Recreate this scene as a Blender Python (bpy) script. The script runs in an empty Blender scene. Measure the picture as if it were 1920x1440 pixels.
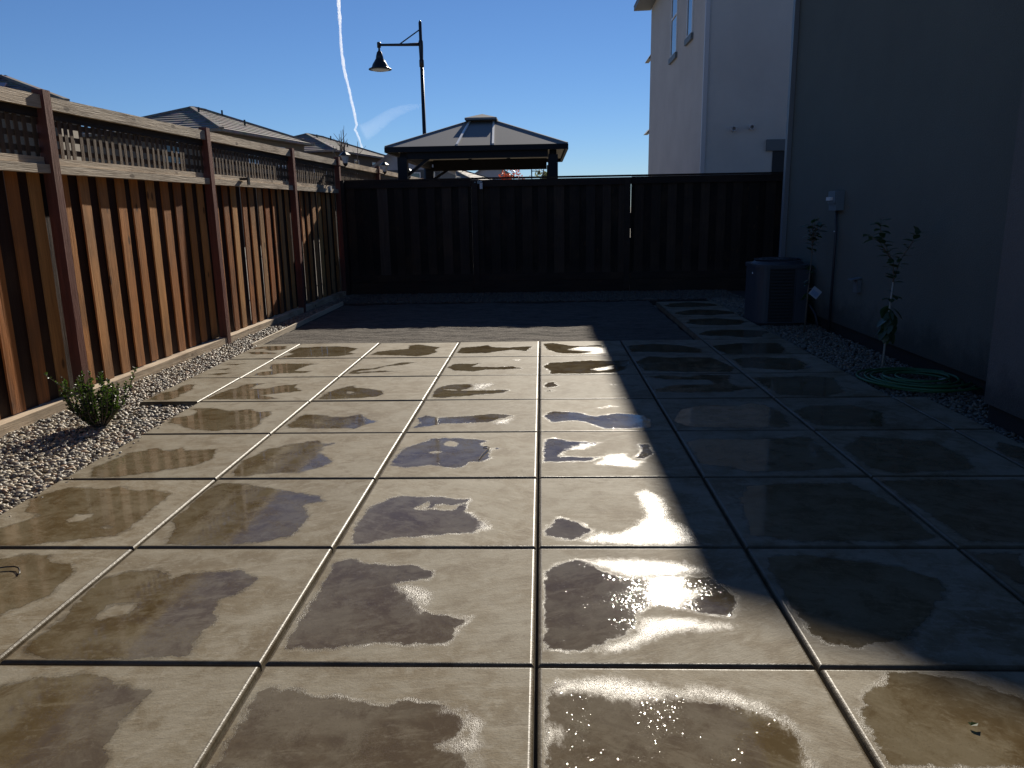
import bpy, math, random
import numpy as np
from mathutils import Vector, Matrix
random.seed(11)
RNG = np.random.default_rng(5)
scene = bpy.context.scene
COL = scene.collection

# ------------------------------------------------------------------ camera
cam_d = bpy.data.cameras.new('camera')
cam_d.sensor_width = 36.0
cam_d.lens = 27.174
cam_d.clip_start = 0.05
cam_d.clip_end = 30000
cam = bpy.data.objects.new('camera', cam_d)
COL.objects.link(cam)
_r = (0.99917707, 0.03679253, -0.01707306)
_u = (0.00852593, 0.22100511, 0.97523538)
_f = (-0.03965461, 0.97457840, -0.22050955)
CAMH = 1.4993
cam.matrix_world = Matrix(((_r[0], _u[0], -_f[0], 0), (_r[1], _u[1], -_f[1], 0), (_r[2], _u[2], -_f[2], CAMH), (0, 0, 0, 1)))
scene.camera = cam

# ------------------------------------------------------------------ light
SUN_EL, SUN_AZ = 27.0, 9.5            # degrees; azimuth clockwise from +Y
world = bpy.data.worlds.new('World')
scene.world = world
world.use_nodes = True
wn = world.node_tree
bg = wn.nodes['Background']
sky = wn.nodes.new('ShaderNodeTexSky')
sky.sky_type = 'NISHITA'
sky.sun_disc = False
sky.sun_elevation = math.radians(SUN_EL)
sky.sun_rotation = math.radians(SUN_AZ)
sky.altitude = 0
sky.air_density = 0.9
sky.dust_density = 0.0
sky.ozone_density = 7.5
wb = wn.nodes.new('ShaderNodeMix'); wb.data_type = 'RGBA'; wb.blend_type = 'MULTIPLY'; wb.inputs[0].default_value = 1.0
wb.inputs[7].default_value = (1.0, 1.02, 1.10, 1)       # white balance of the picture
wn.links.new(sky.outputs['Color'], wb.inputs[6]); wn.links.new(wb.outputs[2], bg.inputs['Color'])
bg.inputs['Strength'].default_value = 0.054

sun_d = bpy.data.lights.new('sun', 'SUN')
sun_d.energy = 5.0
sun_d.angle = math.radians(0.5)
sun_d.color = (1.0, 0.915, 0.78)
sun = bpy.data.objects.new('sun', sun_d)
COL.objects.link(sun)
_el, _az = math.radians(SUN_EL), math.radians(SUN_AZ)
sdir = Vector((math.sin(_az) * math.cos(_el), math.cos(_az) * math.cos(_el), math.sin(_el)))
sun.rotation_euler = sdir.to_track_quat('Z', 'Y').to_euler()
sun.location = sdir * 60

scene.view_settings.view_transform = 'Standard'
scene.view_settings.look = 'None'
scene.view_settings.gamma = 1.0
scene.view_settings.exposure = 0.45

# ------------------------------------------------------------------ mesh helpers
class MB:
    def __init__(s):
        s.v = []; s.f = []
    def add(s, vs, fs):
        n = len(s.v)
        s.v += [tuple(p) for p in vs]
        s.f += [tuple(i + n for i in f) for f in fs]
        return s
    def box(s, x0, x1, y0, y1, z0, z1):
        return s.add([(x0, y0, z0), (x1, y0, z0), (x1, y1, z0), (x0, y1, z0), (x0, y0, z1), (x1, y0, z1), (x1, y1, z1), (x0, y1, z1)],
              [(0, 3, 2, 1), (4, 5, 6, 7), (0, 1, 5, 4), (1, 2, 6, 5), (2, 3, 7, 6), (3, 0, 4, 7)])
    def hexa(s, bot, top):
        return s.add(list(bot) + list(top), [(3, 2, 1, 0), (4, 5, 6, 7), (0, 1, 5, 4), (1, 2, 6, 5), (2, 3, 7, 6), (3, 0, 4, 7)])
    def bar(s, a, b, w, h):
        a, b = Vector(a), Vector(b); d = (b - a).normalized()
        up = Vector((0, 0, 1)) if abs(d.z) < .95 else Vector((0, 1, 0))
        sx = d.cross(up).normalized() * (w / 2); sy = sx.cross(d).normalized() * (h / 2)
        return s.hexa([a - sx - sy, a + sx - sy, a + sx + sy, a - sx + sy], [b - sx - sy, b + sx - sy, b + sx + sy, b - sx + sy])
    def tube(s, pts, r, n=8, cap=True):
        pts = [Vector(p) for p in pts]; m = len(pts)
        rs = r if isinstance(r, (list, tuple)) else [r] * m
        base = len(s.v); prev = None
        for i, p in enumerate(pts):
            d = (pts[min(i + 1, m - 1)] - pts[max(i - 1, 0)]).normalized()
            if prev is None:
                ref = Vector((0, 0, 1)) if abs(d.z) < .9 else Vector((1, 0, 0))
                u = d.cross(ref).normalized()
            else:
                u = (prev - d * prev.dot(d)).normalized()
            prev = u; w = d.cross(u)
            for k in range(n):
                a = 2 * math.pi * k / n
                s.v.append(tuple(p + (u * math.cos(a) + w * math.sin(a)) * rs[i]))
        for i in range(m - 1):
            for k in range(n):
                k2 = (k + 1) % n
                s.f.append((base + i * n + k, base + i * n + k2, base + (i + 1) * n + k2, base + (i + 1) * n + k))
        if cap:
            s.f.append(tuple(base + k for k in range(n))[::-1])
            s.f.append(tuple(base + (m - 1) * n + k for k in range(n)))
        return s
    def lathe(s, c, prof, n=20, cap=True):
        base = len(s.v); m = len(prof)
        for r, z in prof:
            for k in range(n):
                a = 2 * math.pi * k / n
                s.v.append((c[0] + r * math.cos(a), c[1] + r * math.sin(a), c[2] + z))
        for i in range(m - 1):
            for k in range(n):
                k2 = (k + 1) % n
                s.f.append((base + i * n + k, base + i * n + k2, base + (i + 1) * n + k2, base + (i + 1) * n + k))
        if cap:
            s.f.append(tuple(base + k for k in range(n))[::-1])
            s.f.append(tuple(base + (m - 1) * n + k for k in range(n)))
        return s
    def prism(s, poly, z0, z1):
        n = len(poly)
        vs = [(x, y, z0) for x, y in poly] + [(x, y, z1) for x, y in poly]
        fs = [tuple(range(n))[::-1], tuple(range(n, 2 * n))] + [(i, (i + 1) % n, n + (i + 1) % n, n + i) for i in range(n)]
        return s.add(vs, fs)
    def build(s, name, m, parent=None, smooth=False, world=False, origin=None):
        vs = np.array(s.v, float)
        if world and parent is not None:
            vs = vs - np.array(parent.location)
        if origin is None:
            o = (vs.min(0) + vs.max(0)) / 2; o[2] = vs[:, 2].min()
        else:
            o = np.array(origin, float)
        me = bpy.data.meshes.new(name)
        me.from_pydata((vs - o).tolist(), [], s.f)
        me.update()
        if m: me.materials.append(m)
        if smooth:
            me.polygons.foreach_set('use_smooth', [True] * len(me.polygons))
        ob = bpy.data.objects.new(name, me)
        COL.objects.link(ob)
        ob.location = o
        if parent: ob.parent = parent
        return ob

def tag(o, label=None, cat=None, group=None, kind=None):
    if label: o['label'] = label
    if cat: o['category'] = cat
    if group: o['group'] = group
    if kind: o['kind'] = kind
    return o
def empty(name, loc, label, cat, group=None, rz=0):
    o = bpy.data.objects.new(name, None)
    o.empty_display_size = .2
    COL.objects.link(o); o.location = loc; o.rotation_euler = (0, 0, rz)
    return tag(o, label, cat, group)
def put(src, name, parent, loc, rot=None):
    c = src.copy(); c.name = name; COL.objects.link(c); c.parent = parent; c.location = loc
    if rot: c.rotation_euler = rot
    return c

# ------------------------------------------------------------------ materials
def mat(name, col=(.5, .5, .5), rough=.6, spec=.5, metal=0):
    m = bpy.data.materials.new(name); m.use_nodes = True
    b = m.node_tree.nodes['Principled BSDF']
    b.inputs['Base Color'].default_value = (*col, 1)
    b.inputs['Roughness'].default_value = rough
    b.inputs['Specular IOR Level'].default_value = spec
    b.inputs['Metallic'].default_value = metal
    return m
class NT:
    def __init__(s, tree): s.t = tree; s.L = tree.links.new
    def n(s, typ, **kw):
        nd = s.t.nodes.new('ShaderNode' + typ)
        for k, v in kw.items(): setattr(nd, k, v)
        return nd
    def val(s, sock, v):
        if isinstance(v, (int, float)): sock.default_value = v
        elif isinstance(v, (tuple, list)): sock.default_value = v
        else: s.L(v, sock)
    def math(s, op, a, b=0.0, clamp=False):
        nd = s.n('Math', operation=op, use_clamp=clamp); s.val(nd.inputs[0], a); s.val(nd.inputs[1], b); return nd.outputs[0]
    def noise(s, vec, scale, detail=4, rough=.55, dist=0):
        nd = s.n('TexNoise'); s.L(vec, nd.inputs['Vector'])
        nd.inputs['Scale'].default_value = scale; nd.inputs['Detail'].default_value = detail
        nd.inputs['Roughness'].default_value = rough; nd.inputs['Distortion'].default_value = dist
        return nd.outputs['Fac']
    def ramp(s, fac, stops, interp='LINEAR'):
        nd = s.n('ValToRGB'); s.val(nd.inputs[0], fac); r = nd.color_ramp; r.interpolation = interp
        while len(r.elements) < len(stops): r.elements.new(.5)
        for e, (p, c) in zip(r.elements, stops):
            e.position = p; e.color = (*c, 1) if len(c) == 3 else c
        return nd.outputs[0]
    def mapr(s, v, a, b, c=0, d=1, smooth=True):
        nd = s.n('MapRange'); nd.interpolation_type = 'SMOOTHSTEP' if smooth else 'LINEAR'
        s.val(nd.inputs[0], v)
        for i, q in enumerate((a, b, c, d)): nd.inputs[1 + i].default_value = q
        return nd.outputs[0]
    def mix(s, fac, a, b, blend='MIX'):
        nd = s.n('Mix', data_type='RGBA', blend_type=blend); s.val(nd.inputs[0], fac); s.val(nd.inputs[6], a); s.val(nd.inputs[7], b)
        return nd.outputs[2]
    def vmul(s, v, sc):
        nd = s.n('VectorMath', operation='MULTIPLY'); s.L(v, nd.inputs[0]); nd.inputs[1].default_value = sc; return nd.outputs[0]
    def vadd(s, v, w):
        nd = s.n('VectorMath', operation='ADD'); s.L(v, nd.inputs[0]); s.val(nd.inputs[1], w); return nd.outputs[0]
    def bump(s, h, strength, dist, normal=None):
        nd = s.n('Bump'); s.L(h, nd.inputs['Height']); nd.inputs['Strength'].default_value = strength; nd.inputs['Distance'].default_value = dist
        if normal: s.L(normal, nd.inputs['Normal'])
        return nd.outputs[0]

X0, Y0, W = -0.0303, 1.3939, 0.93367          # joint grid of the patio

# shared concrete colour group (world position based, so slab and puddle agree)
CG = bpy.data.node_groups.new('concrete_colour', 'ShaderNodeTree')
CG.interface.new_socket('Color', in_out='OUTPUT', socket_type='NodeSocketColor')
CG.interface.new_socket('Grain', in_out='OUTPUT', socket_type='NodeSocketFloat')
g = NT(CG)
go = CG.nodes.new('NodeGroupOutput')
pos = g.n('NewGeometry').outputs['Position']
cell = g.n('VectorMath', operation='FLOOR')
g.L(g.vmul(g.vadd(pos, (-X0, -Y0, 0)), (1 / W, 1 / W, 0)), cell.inputs[0])
wnz = g.n('TexWhiteNoise', noise_dimensions='2D'); g.L(cell.outputs[0], wnz.inputs['Vector'])
off = g.n('VectorMath', operation='SCALE'); g.L(wnz.outputs['Color'], off.inputs[0]); off.inputs[3].default_value = 37.0
p2 = g.vadd(pos, off.outputs[0])
rot = g.n('VectorRotate', rotation_type='Z_AXIS'); g.L(p2, rot.inputs['Vector'])
g.L(g.math('MULTIPLY', g.math('SUBTRACT', wnz.outputs['Value'], .5), 1.3), rot.inputs['Angle'])
warp = g.n('VectorMath', operation='SCALE'); 
nzc = g.n('TexNoise'); g.L(p2, nzc.inputs['Vector']); nzc.inputs['Scale'].default_value = 2.2
g.L(nzc.outputs['Color'], warp.inputs[0]); warp.inputs[3].default_value = .55
rw = g.vadd(rot.outputs[0], warp.outputs[0])
n1 = g.noise(p2, 2.2, 6, .62, .6)
n2 = g.noise(g.vmul(rw, (2.2, 6, 1)), 1.0, 6, .66)
n3 = g.noise(g.vmul(rot.outputs[0], (16, 46, 1)), 1.0, 6, .72, .2)
n4 = g.noise(pos, 130, 3, .6)
n5 = g.noise(p2, 6.5, 8, .72, .5)
n6 = g.noise(g.vmul(rot.outputs[0], (5, 16, 1)), 1.0, 8, .74, .3)
n7 = g.noise(p2, 26, 6, .7)
c1 = g.ramp(n1, [(.30, (.165, .120, .066)), (.42, (.235, .188, .118)), (.54, (.285, .246, .178)), (.70, (.34, .305, .236))])
c2 = g.mix(g.math('MULTIPLY', g.mapr(n5, .47, .62), .70), c1, (.345, .31, .24, 1))
c2 = g.mix(g.math('MULTIPLY', g.mapr(n5, .50, .36), .78), c2, (.185, .142, .085, 1))
c2 = g.mix(g.math('MULTIPLY', g.mapr(n6, .52, .64), .62), c2, (.385, .345, .27, 1))
c2 = g.mix(g.math('MULTIPLY', g.mapr(n6, .47, .34), .35), c2, (.19, .15, .10, 1))
c2 = g.mix(g.math('MULTIPLY', g.mapr(n7, .54, .70), .48), c2, (.42, .385, .315, 1))
c3 = g.mix(g.math('MULTIPLY', g.mapr(n3, .56, .74), .55), c2, (.44, .40, .33, 1))
c3 = g.mix(g.math('MULTIPLY', g.mapr(n4, .54, .72), .28), c3, (.13, .105, .07, 1))
br = g.math('ADD', .63, g.math('MULTIPLY', wnz.outputs['Value'], .15))
vv = g.n('VectorMath', operation='SCALE'); g.L(c3, vv.inputs[0]); g.L(br, vv.inputs[3])
g.L(g.vmul(vv.outputs[0], (1.0, .98, .94)), go.inputs[0])
g.L(g.math('ADD', g.math('MULTIPLY', n3, .7), g.math('MULTIPLY', n4, .3)), go.inputs[1])

M = {}
def concrete(name, rough, spec, dark=1.0):
    m = mat(name, rough=rough, spec=spec); t = NT(m.node_tree); b = m.node_tree.nodes['Principled BSDF']
    cg = t.t.nodes.new('ShaderNodeGroup'); cg.node_tree = CG
    t.L(t.mix(1.0, cg.outputs[0], (dark, dark * .95, dark * .88, 1), 'MULTIPLY') if dark < 1 else cg.outputs[0], b.inputs['Base Color'])
    rr_ = t.math('ADD', rough - .12, t.math('MULTIPLY', cg.outputs[1], .24)); t.L(rr_, b.inputs['Roughness'])
    t.L(t.bump(cg.outputs[1], .55, .005), b.inputs['Normal'])
    return m
M['slab'] = concrete('trowelled_concrete', .74, .22)
M['edge'] = concrete('tooled_damp_edge', .42, .27, .55)
M['base'] = mat('dark_sub_base', (.03, .027, .024), .9)

# water lying on concrete: dark wet core, thin shining film at the rim
def water():
    m = mat('standing_water'); t = NT(m.node_tree); nt = m.node_tree
    core_b = nt.nodes['Principled BSDF']; out = nt.nodes['Material Output']
    film_b = t.n('BsdfPrincipled'); tr = t.n('BsdfTransparent')
    cg = nt.nodes.new('ShaderNodeGroup'); cg.node_tree = CG
    pos = t.n('NewGeometry').outputs['Position']
    wet = t.n('Attribute', attribute_name='wet').outputs['Fac']
    film = t.n('Attribute', attribute_name='film').outputs['Fac']
    na = t.math('SUBTRACT', t.noise(pos, 17, 5, .62), .5); nb = t.math('SUBTRACT', t.noise(pos, 70, 3, .6), .5)
    nn = t.math('ADD', t.math('MULTIPLY', na, .075), t.math('MULTIPLY', nb, .016))
    s = t.math('ADD', wet, nn)
    core = t.mapr(s, -.003, .012)
    rim = t.math('MULTIPLY', t.mapr(s, -.020, -.002), t.mapr(t.noise(pos, 9, 3, .6), .42, .68, .10, .55))
    nf = t.math('SUBTRACT', t.noise(t.vmul(pos, (60, 22, 1)), 1, 4, .7), .5)
    fl = t.mapr(t.math('ADD', film, t.math('ADD', t.math('MULTIPLY', nf, .085), nn)), -.022, .060)
    # deep core wins over film except where film is marked
    corek = t.math('MULTIPLY', core, t.math('SUBTRACT', 1.0, fl))
    alpha = t.math('MAXIMUM', core, t.math('MAXIMUM', rim, fl))
    dk = t.mix(1.0, cg.outputs[0], (.63, .585, .50, 1), 'MULTIPLY')
    t.L(dk, core_b.inputs['Base Color'])
    core_b.inputs['IOR'].default_value = 1.38
    core_b.inputs['Specular IOR Level'].default_value = .5
    vo = t.n('TexVoronoi'); t.L(pos, vo.inputs['Vector']); vo.inputs['Scale'].default_value = 320.0
    big = t.mapr(t.noise(pos, 7, 4, .6), .40, .62)
    sep = t.n('SeparateColor'); t.L(vo.outputs['Color'], sep.inputs[0])
    on = t.math('GREATER_THAN', sep.outputs[2], .45)
    spk = t.math('MULTIPLY', t.math('MULTIPLY', on, big), t.mapr(vo.outputs['Distance'], .0, .55, 1, .25))
    tl = t.n('CombineXYZ')
    amp = t.math('MULTIPLY', spk, .50)
    t.L(t.math('MULTIPLY', t.math('SUBTRACT', sep.outputs[0], .5), amp), tl.inputs[0])
    t.L(t.math('MULTIPLY', t.math('SUBTRACT', sep.outputs[1], .5), amp), tl.inputs[1])
    gn = t.n('NewGeometry').outputs['Normal']
    wv = t.bump(t.noise(pos, 14, 3, .5), .06, .003)
    nrm = t.n('VectorMath', operation='NORMALIZE'); t.L(t.vadd(wv, tl.outputs[0]), nrm.inputs[0])
    t.L(nrm.outputs[0], core_b.inputs['Normal'])
    core_b.inputs['Roughness'].default_value = .042
    fk = t.mix(1.0, cg.outputs[0], (.80, .77, .72, 1), 'MULTIPLY')
    t.L(fk, film_b.inputs['Base Color'])
    t.L(t.math('ADD', .31, t.math('MULTIPLY', nf, .40)), film_b.inputs['Roughness'])
    film_b.inputs['Specular IOR Level'].default_value = .5
    t.L(t.bump(t.noise(t.vmul(pos, (210, 90, 1)), 1, 4, .65), .75, .003), film_b.inputs['Normal'])
    m1 = t.n('MixShader'); t.L(corek, m1.inputs[0]); t.L(film_b.outputs[0], m1.inputs[1]); t.L(core_b.outputs[0], m1.inputs[2])
    m2 = t.n('MixShader'); t.L(alpha, m2.inputs[0]); t.L(tr.outputs[0], m2.inputs[1]); t.L(m1.outputs[0], m2.inputs[2])
    t.L(m2.outputs[0], out.inputs['Surface'])
    return m
M['water'] = water()

def wood(name, stops, axis, rough=.7, spec=.25, wear=.25, knots=True):
    m = mat(name, rough=rough, spec=spec); t = NT(m.node_tree); b = m.node_tree.nodes['Principled BSDF']
    tc = t.n('TexCoord').outputs['Object']; oi = t.n('ObjectInfo').outputs['Random']
    o3 = t.n('CombineXYZ')
    for i, k in enumerate((31.0, 57.0, 91.0)): t.L(t.math('MULTIPLY', oi, k), o3.inputs[i])
    v = t.vadd(tc, o3.outputs[0])
    sc = [26, 26, 26]; sc[axis] = 1.4
    n1 = t.noise(t.vmul(v, sc), 1.0, 6, .62, .8)
    sc2 = [120, 120, 120]; sc2[axis] = 5
    n2 = t.noise(t.vmul(v, sc2), 1.0, 3, .6)
    n3 = t.noise(v, 1.6, 3, .6)
    base = t.ramp(oi, stops)
    k = t.math('ADD', .10, t.math('ADD', t.math('MULTIPLY', n1, 1.25), t.math('MULTIPLY', n2, .55)))
    sc_ = t.n('VectorMath', operation='SCALE'); t.L(base, sc_.inputs[0]); t.L(k, sc_.inputs[3])
    col = sc_.outputs[0]
    col = t.mix(t.math('MULTIPLY', t.mapr(n3, .45, .75), wear), col, (.13, .075, .04, 1))
    if knots:
        vo = t.n('TexVoronoi'); vs = [5.5, 5.5, 5.5]; vs[axis] = 2.6
        t.L(t.vmul(v, vs), vo.inputs['Vector']); vo.inputs['Scale'].default_value = 1.0
        kn = t.mapr(vo.outputs['Distance'], .07, .15, 1, 0)
        col = t.mix(t.math('MULTIPLY', kn, .75), col, (.05, .025, .012, 1))
    if axis == 2:       # rain splash and grey weathering near the foot of upright boards
        sz = t.n('SeparateXYZ'); t.L(tc, sz.inputs[0])
        ft = t.math('MULTIPLY', t.mapr(t.math('ADD', sz.outputs[2], t.math('MULTIPLY', n1, .5)), .75, .25), .45)
        col = t.mix(ft, col, (.085, .062, .048, 1))
    t.L(col, b.inputs['Base Color'])
    t.L(t.bump(t.math('ADD', n1, t.math('MULTIPLY', n2, .8)), .8, .006), b.inputs['Normal'])
    return m
M['board'] = wood('cedar_board', [(0, (.36, .12, .03)), (.25, (.56, .29, .10)), (.5, (.30, .095, .026)), (.75, (.50, .215, .065)), (1, (.46, .26, .12))], 2, wear=.5)
M['rear'] = wood('shaded_rear_board_wood', [(0, (.022, .009, .006)), (.5, (.04, .015, .008)), (1, (.02, .009, .006))], 2)  # near black paints the shade behind the front boards into the wood
M['post'] = wood('stained_post_wood', [(0, (.155, .05, .036)), (1, (.125, .044, .032))], 2, wear=.3, knots=False)
M['rail'] = wood('weathered_rail_wood', [(0, (.50, .40, .29)), (.5, (.58, .46, .33)), (1, (.44, .37, .28))], 1, wear=.7)
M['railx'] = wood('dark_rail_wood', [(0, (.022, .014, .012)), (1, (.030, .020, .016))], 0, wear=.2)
M['fascia'] = wood('grey_lattice_frame_wood', [(0, (.03, .024, .02)), (1, (.038, .03, .025))], 1)
M['slat'] = wood('lattice_wood', [(0, (.10, .064, .04)), (.5, (.13, .083, .05)), (1, (.085, .06, .04))], 2, knots=False)
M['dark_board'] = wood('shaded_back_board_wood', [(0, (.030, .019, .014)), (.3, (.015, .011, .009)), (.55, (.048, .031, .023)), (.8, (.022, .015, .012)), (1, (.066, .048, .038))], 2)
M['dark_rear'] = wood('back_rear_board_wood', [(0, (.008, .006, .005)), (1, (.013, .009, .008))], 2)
M['bender'] = wood('edging_board_wood', [(0, (.55, .47, .36)), (1, (.5, .43, .33))], 1)

def stucco(name, col, rough=.85, sc=240):
    m = mat(name, col, rough, .25); t = NT(m.node_tree); b = m.node_tree.nodes['Principled BSDF']
    pos = t.n('NewGeometry').outputs['Position']
    n1 = t.noise(pos, sc * .4, 4, .7); n2 = t.noise(pos, .9, 5, .65)
    sx = t.n('SeparateXYZ'); t.L(pos, sx.inputs[0])
    dirt = t.math('MULTIPLY', t.mapr(t.math('ADD', sx.outputs[2], t.math('MULTIPLY', t.noise(pos, 5, 5, .65), -.5)), .22, -.12), .45)
    k = t.math('ADD', .52, t.math('ADD', t.math('MULTIPLY', n2, .36), t.math('MULTIPLY', n1, .58)))
    k = t.math('SUBTRACT', k, dirt)
    s_ = t.n('VectorMath', operation='SCALE'); s_.inputs[0].default_value = col; t.L(k, s_.inputs[3])
    t.L(s_.outputs[0], b.inputs['Base Color'])
    t.L(t.bump(t.noise(pos, sc * .35, 5, .65), .9, .008), b.inputs['Normal'])
    return m
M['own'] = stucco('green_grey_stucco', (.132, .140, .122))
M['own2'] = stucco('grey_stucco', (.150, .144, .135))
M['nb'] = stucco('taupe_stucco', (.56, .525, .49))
M['trim'] = mat('grey_trim_paint', (.13, .145, .155), .6)
M['spout'] = mat('pale_downspout_paint', (.5, .49, .5), .5)
M['glass'] = mat('window_glass', (.02, .025, .03), .04, .9)
M['frame'] = mat('white_window_frame', (.75, .75, .75), .45)
M['found'] = stucco('foundation_concrete', (.05, .049, .047))
M['farwall'] = stucco('far_beige_stucco', (.15, .128, .10), sc=60)
M['farwall2'] = stucco('far_grey_stucco', (.33, .34, .37), sc=60)
M['fardark'] = stucco('far_dark_siding', (.10, .105, .11), sc=60)
def tile():
    m = mat('grey_roof_tile', (.2, .18, .16), .75, .3); t = NT(m.node_tree); b = m.node_tree.nodes['Principled BSDF']
    pos = t.n('NewGeometry').outputs['Position']
    n = t.noise(pos, 1.6, 4, .6); v = t.n('TexVoronoi'); t.L(pos, v.inputs['Vector']); v.inputs['Scale'].default_value = 3.2
    c = t.ramp(n, [(.3, (.17, .152, .14)), (.7, (.30, .27, .245))])
    c = t.mix(.25, c, v.outputs['Color'], 'MULTIPLY'); t.L(c, b.inputs['Base Color'])
    return m
M['tile'] = tile()
M['solar'] = mat('solar_glass', (.05, .045, .08), .18, .6)
M['black'] = mat('black_painted_metal', (.012, .012, .014), .35, .5)
M['gaz'] = mat('charcoal_gazebo_frame', (.010, .011, .015), .6, .25)
M['gazroof'] = mat('grey_steel_roof', (.25, .25, .25), .9, .05)
M['seam'] = mat('glint_white_seam', (.85, .84, .80), .35, .5)  # white colour stands in for sun glint on the raised seams
M['gazunder'] = mat('pale_roof_underside', (.6, .58, .50), .7)
M['lampglass'] = mat('lamp_glass', (.55, .58, .58), .2, .6)
M['ac'] = mat('slate_grey_enamel', (.052, .058, .070), .5, .4)
M['acdark'] = mat('dark_louvre_metal', (.022, .024, .028), .55)
M['steel'] = mat('galvanised_grey_paint', (.17, .21, .235), .4, .5, .2)
M['pale'] = mat('pale_plastic', (.62, .62, .62), .45)
M['tagm'] = mat('white_plant_tag', (.42, .45, .5), .4)
M['tagb'] = mat('blue_printed_panel', (.25, .33, .48), .4)
M['hose'] = mat('green_rubber_hose', (.028, .115, .045), .42, .5)
M['conduit'] = mat('dark_conduit', (.03, .033, .04), .5)
M['bark'] = mat('grey_bark', (.14, .11, .085), .9)
M['spout_own'] = mat('grey_downspout_paint', (.17, .18, .19), .5)
M['stake'] = mat('pale_bamboo', (.36, .34, .30), .7)
def leafm(name, col, trans):
    m = mat(name, col, .32, .5); t = NT(m.node_tree); b = m.node_tree.nodes['Principled BSDF']; out = m.node_tree.nodes['Material Output']
    r = t.n('TexCoord').outputs['Object']
    n = t.noise(r, 22, 2, .5)
    c = t.mix(n, (col[0] * .6, col[1] * .6, col[2] * .6, 1), (col[0] * 1.4, col[1] * 1.35, col[2], 1)); t.L(c, b.inputs['Base Color'])
    tl = t.n('BsdfTranslucent'); tl.inputs[0].default_value = (*trans, 1)
    mx = t.n('MixShader'); mx.inputs[0].default_value = .35
    t.L(b.outputs[0], mx.inputs[1]); t.L(tl.outputs[0], mx.inputs[2]); t.L(mx.outputs[0], out.inputs['Surface'])
    return m
M['leaf'] = leafm('glossy_green_leaf', (.018, .036, .010), (.07, .13, .015))
M['leaf2'] = leafm('dark_citrus_leaf', (.04, .075, .04), (.10, .16, .05))
M['leafred'] = leafm('red_autumn_leaf', (.30, .055, .035), (.5, .10, .05))
M['leafgrey'] = leafm('grey_green_leaf', (.16, .18, .10), (.25, .28, .14))
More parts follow.
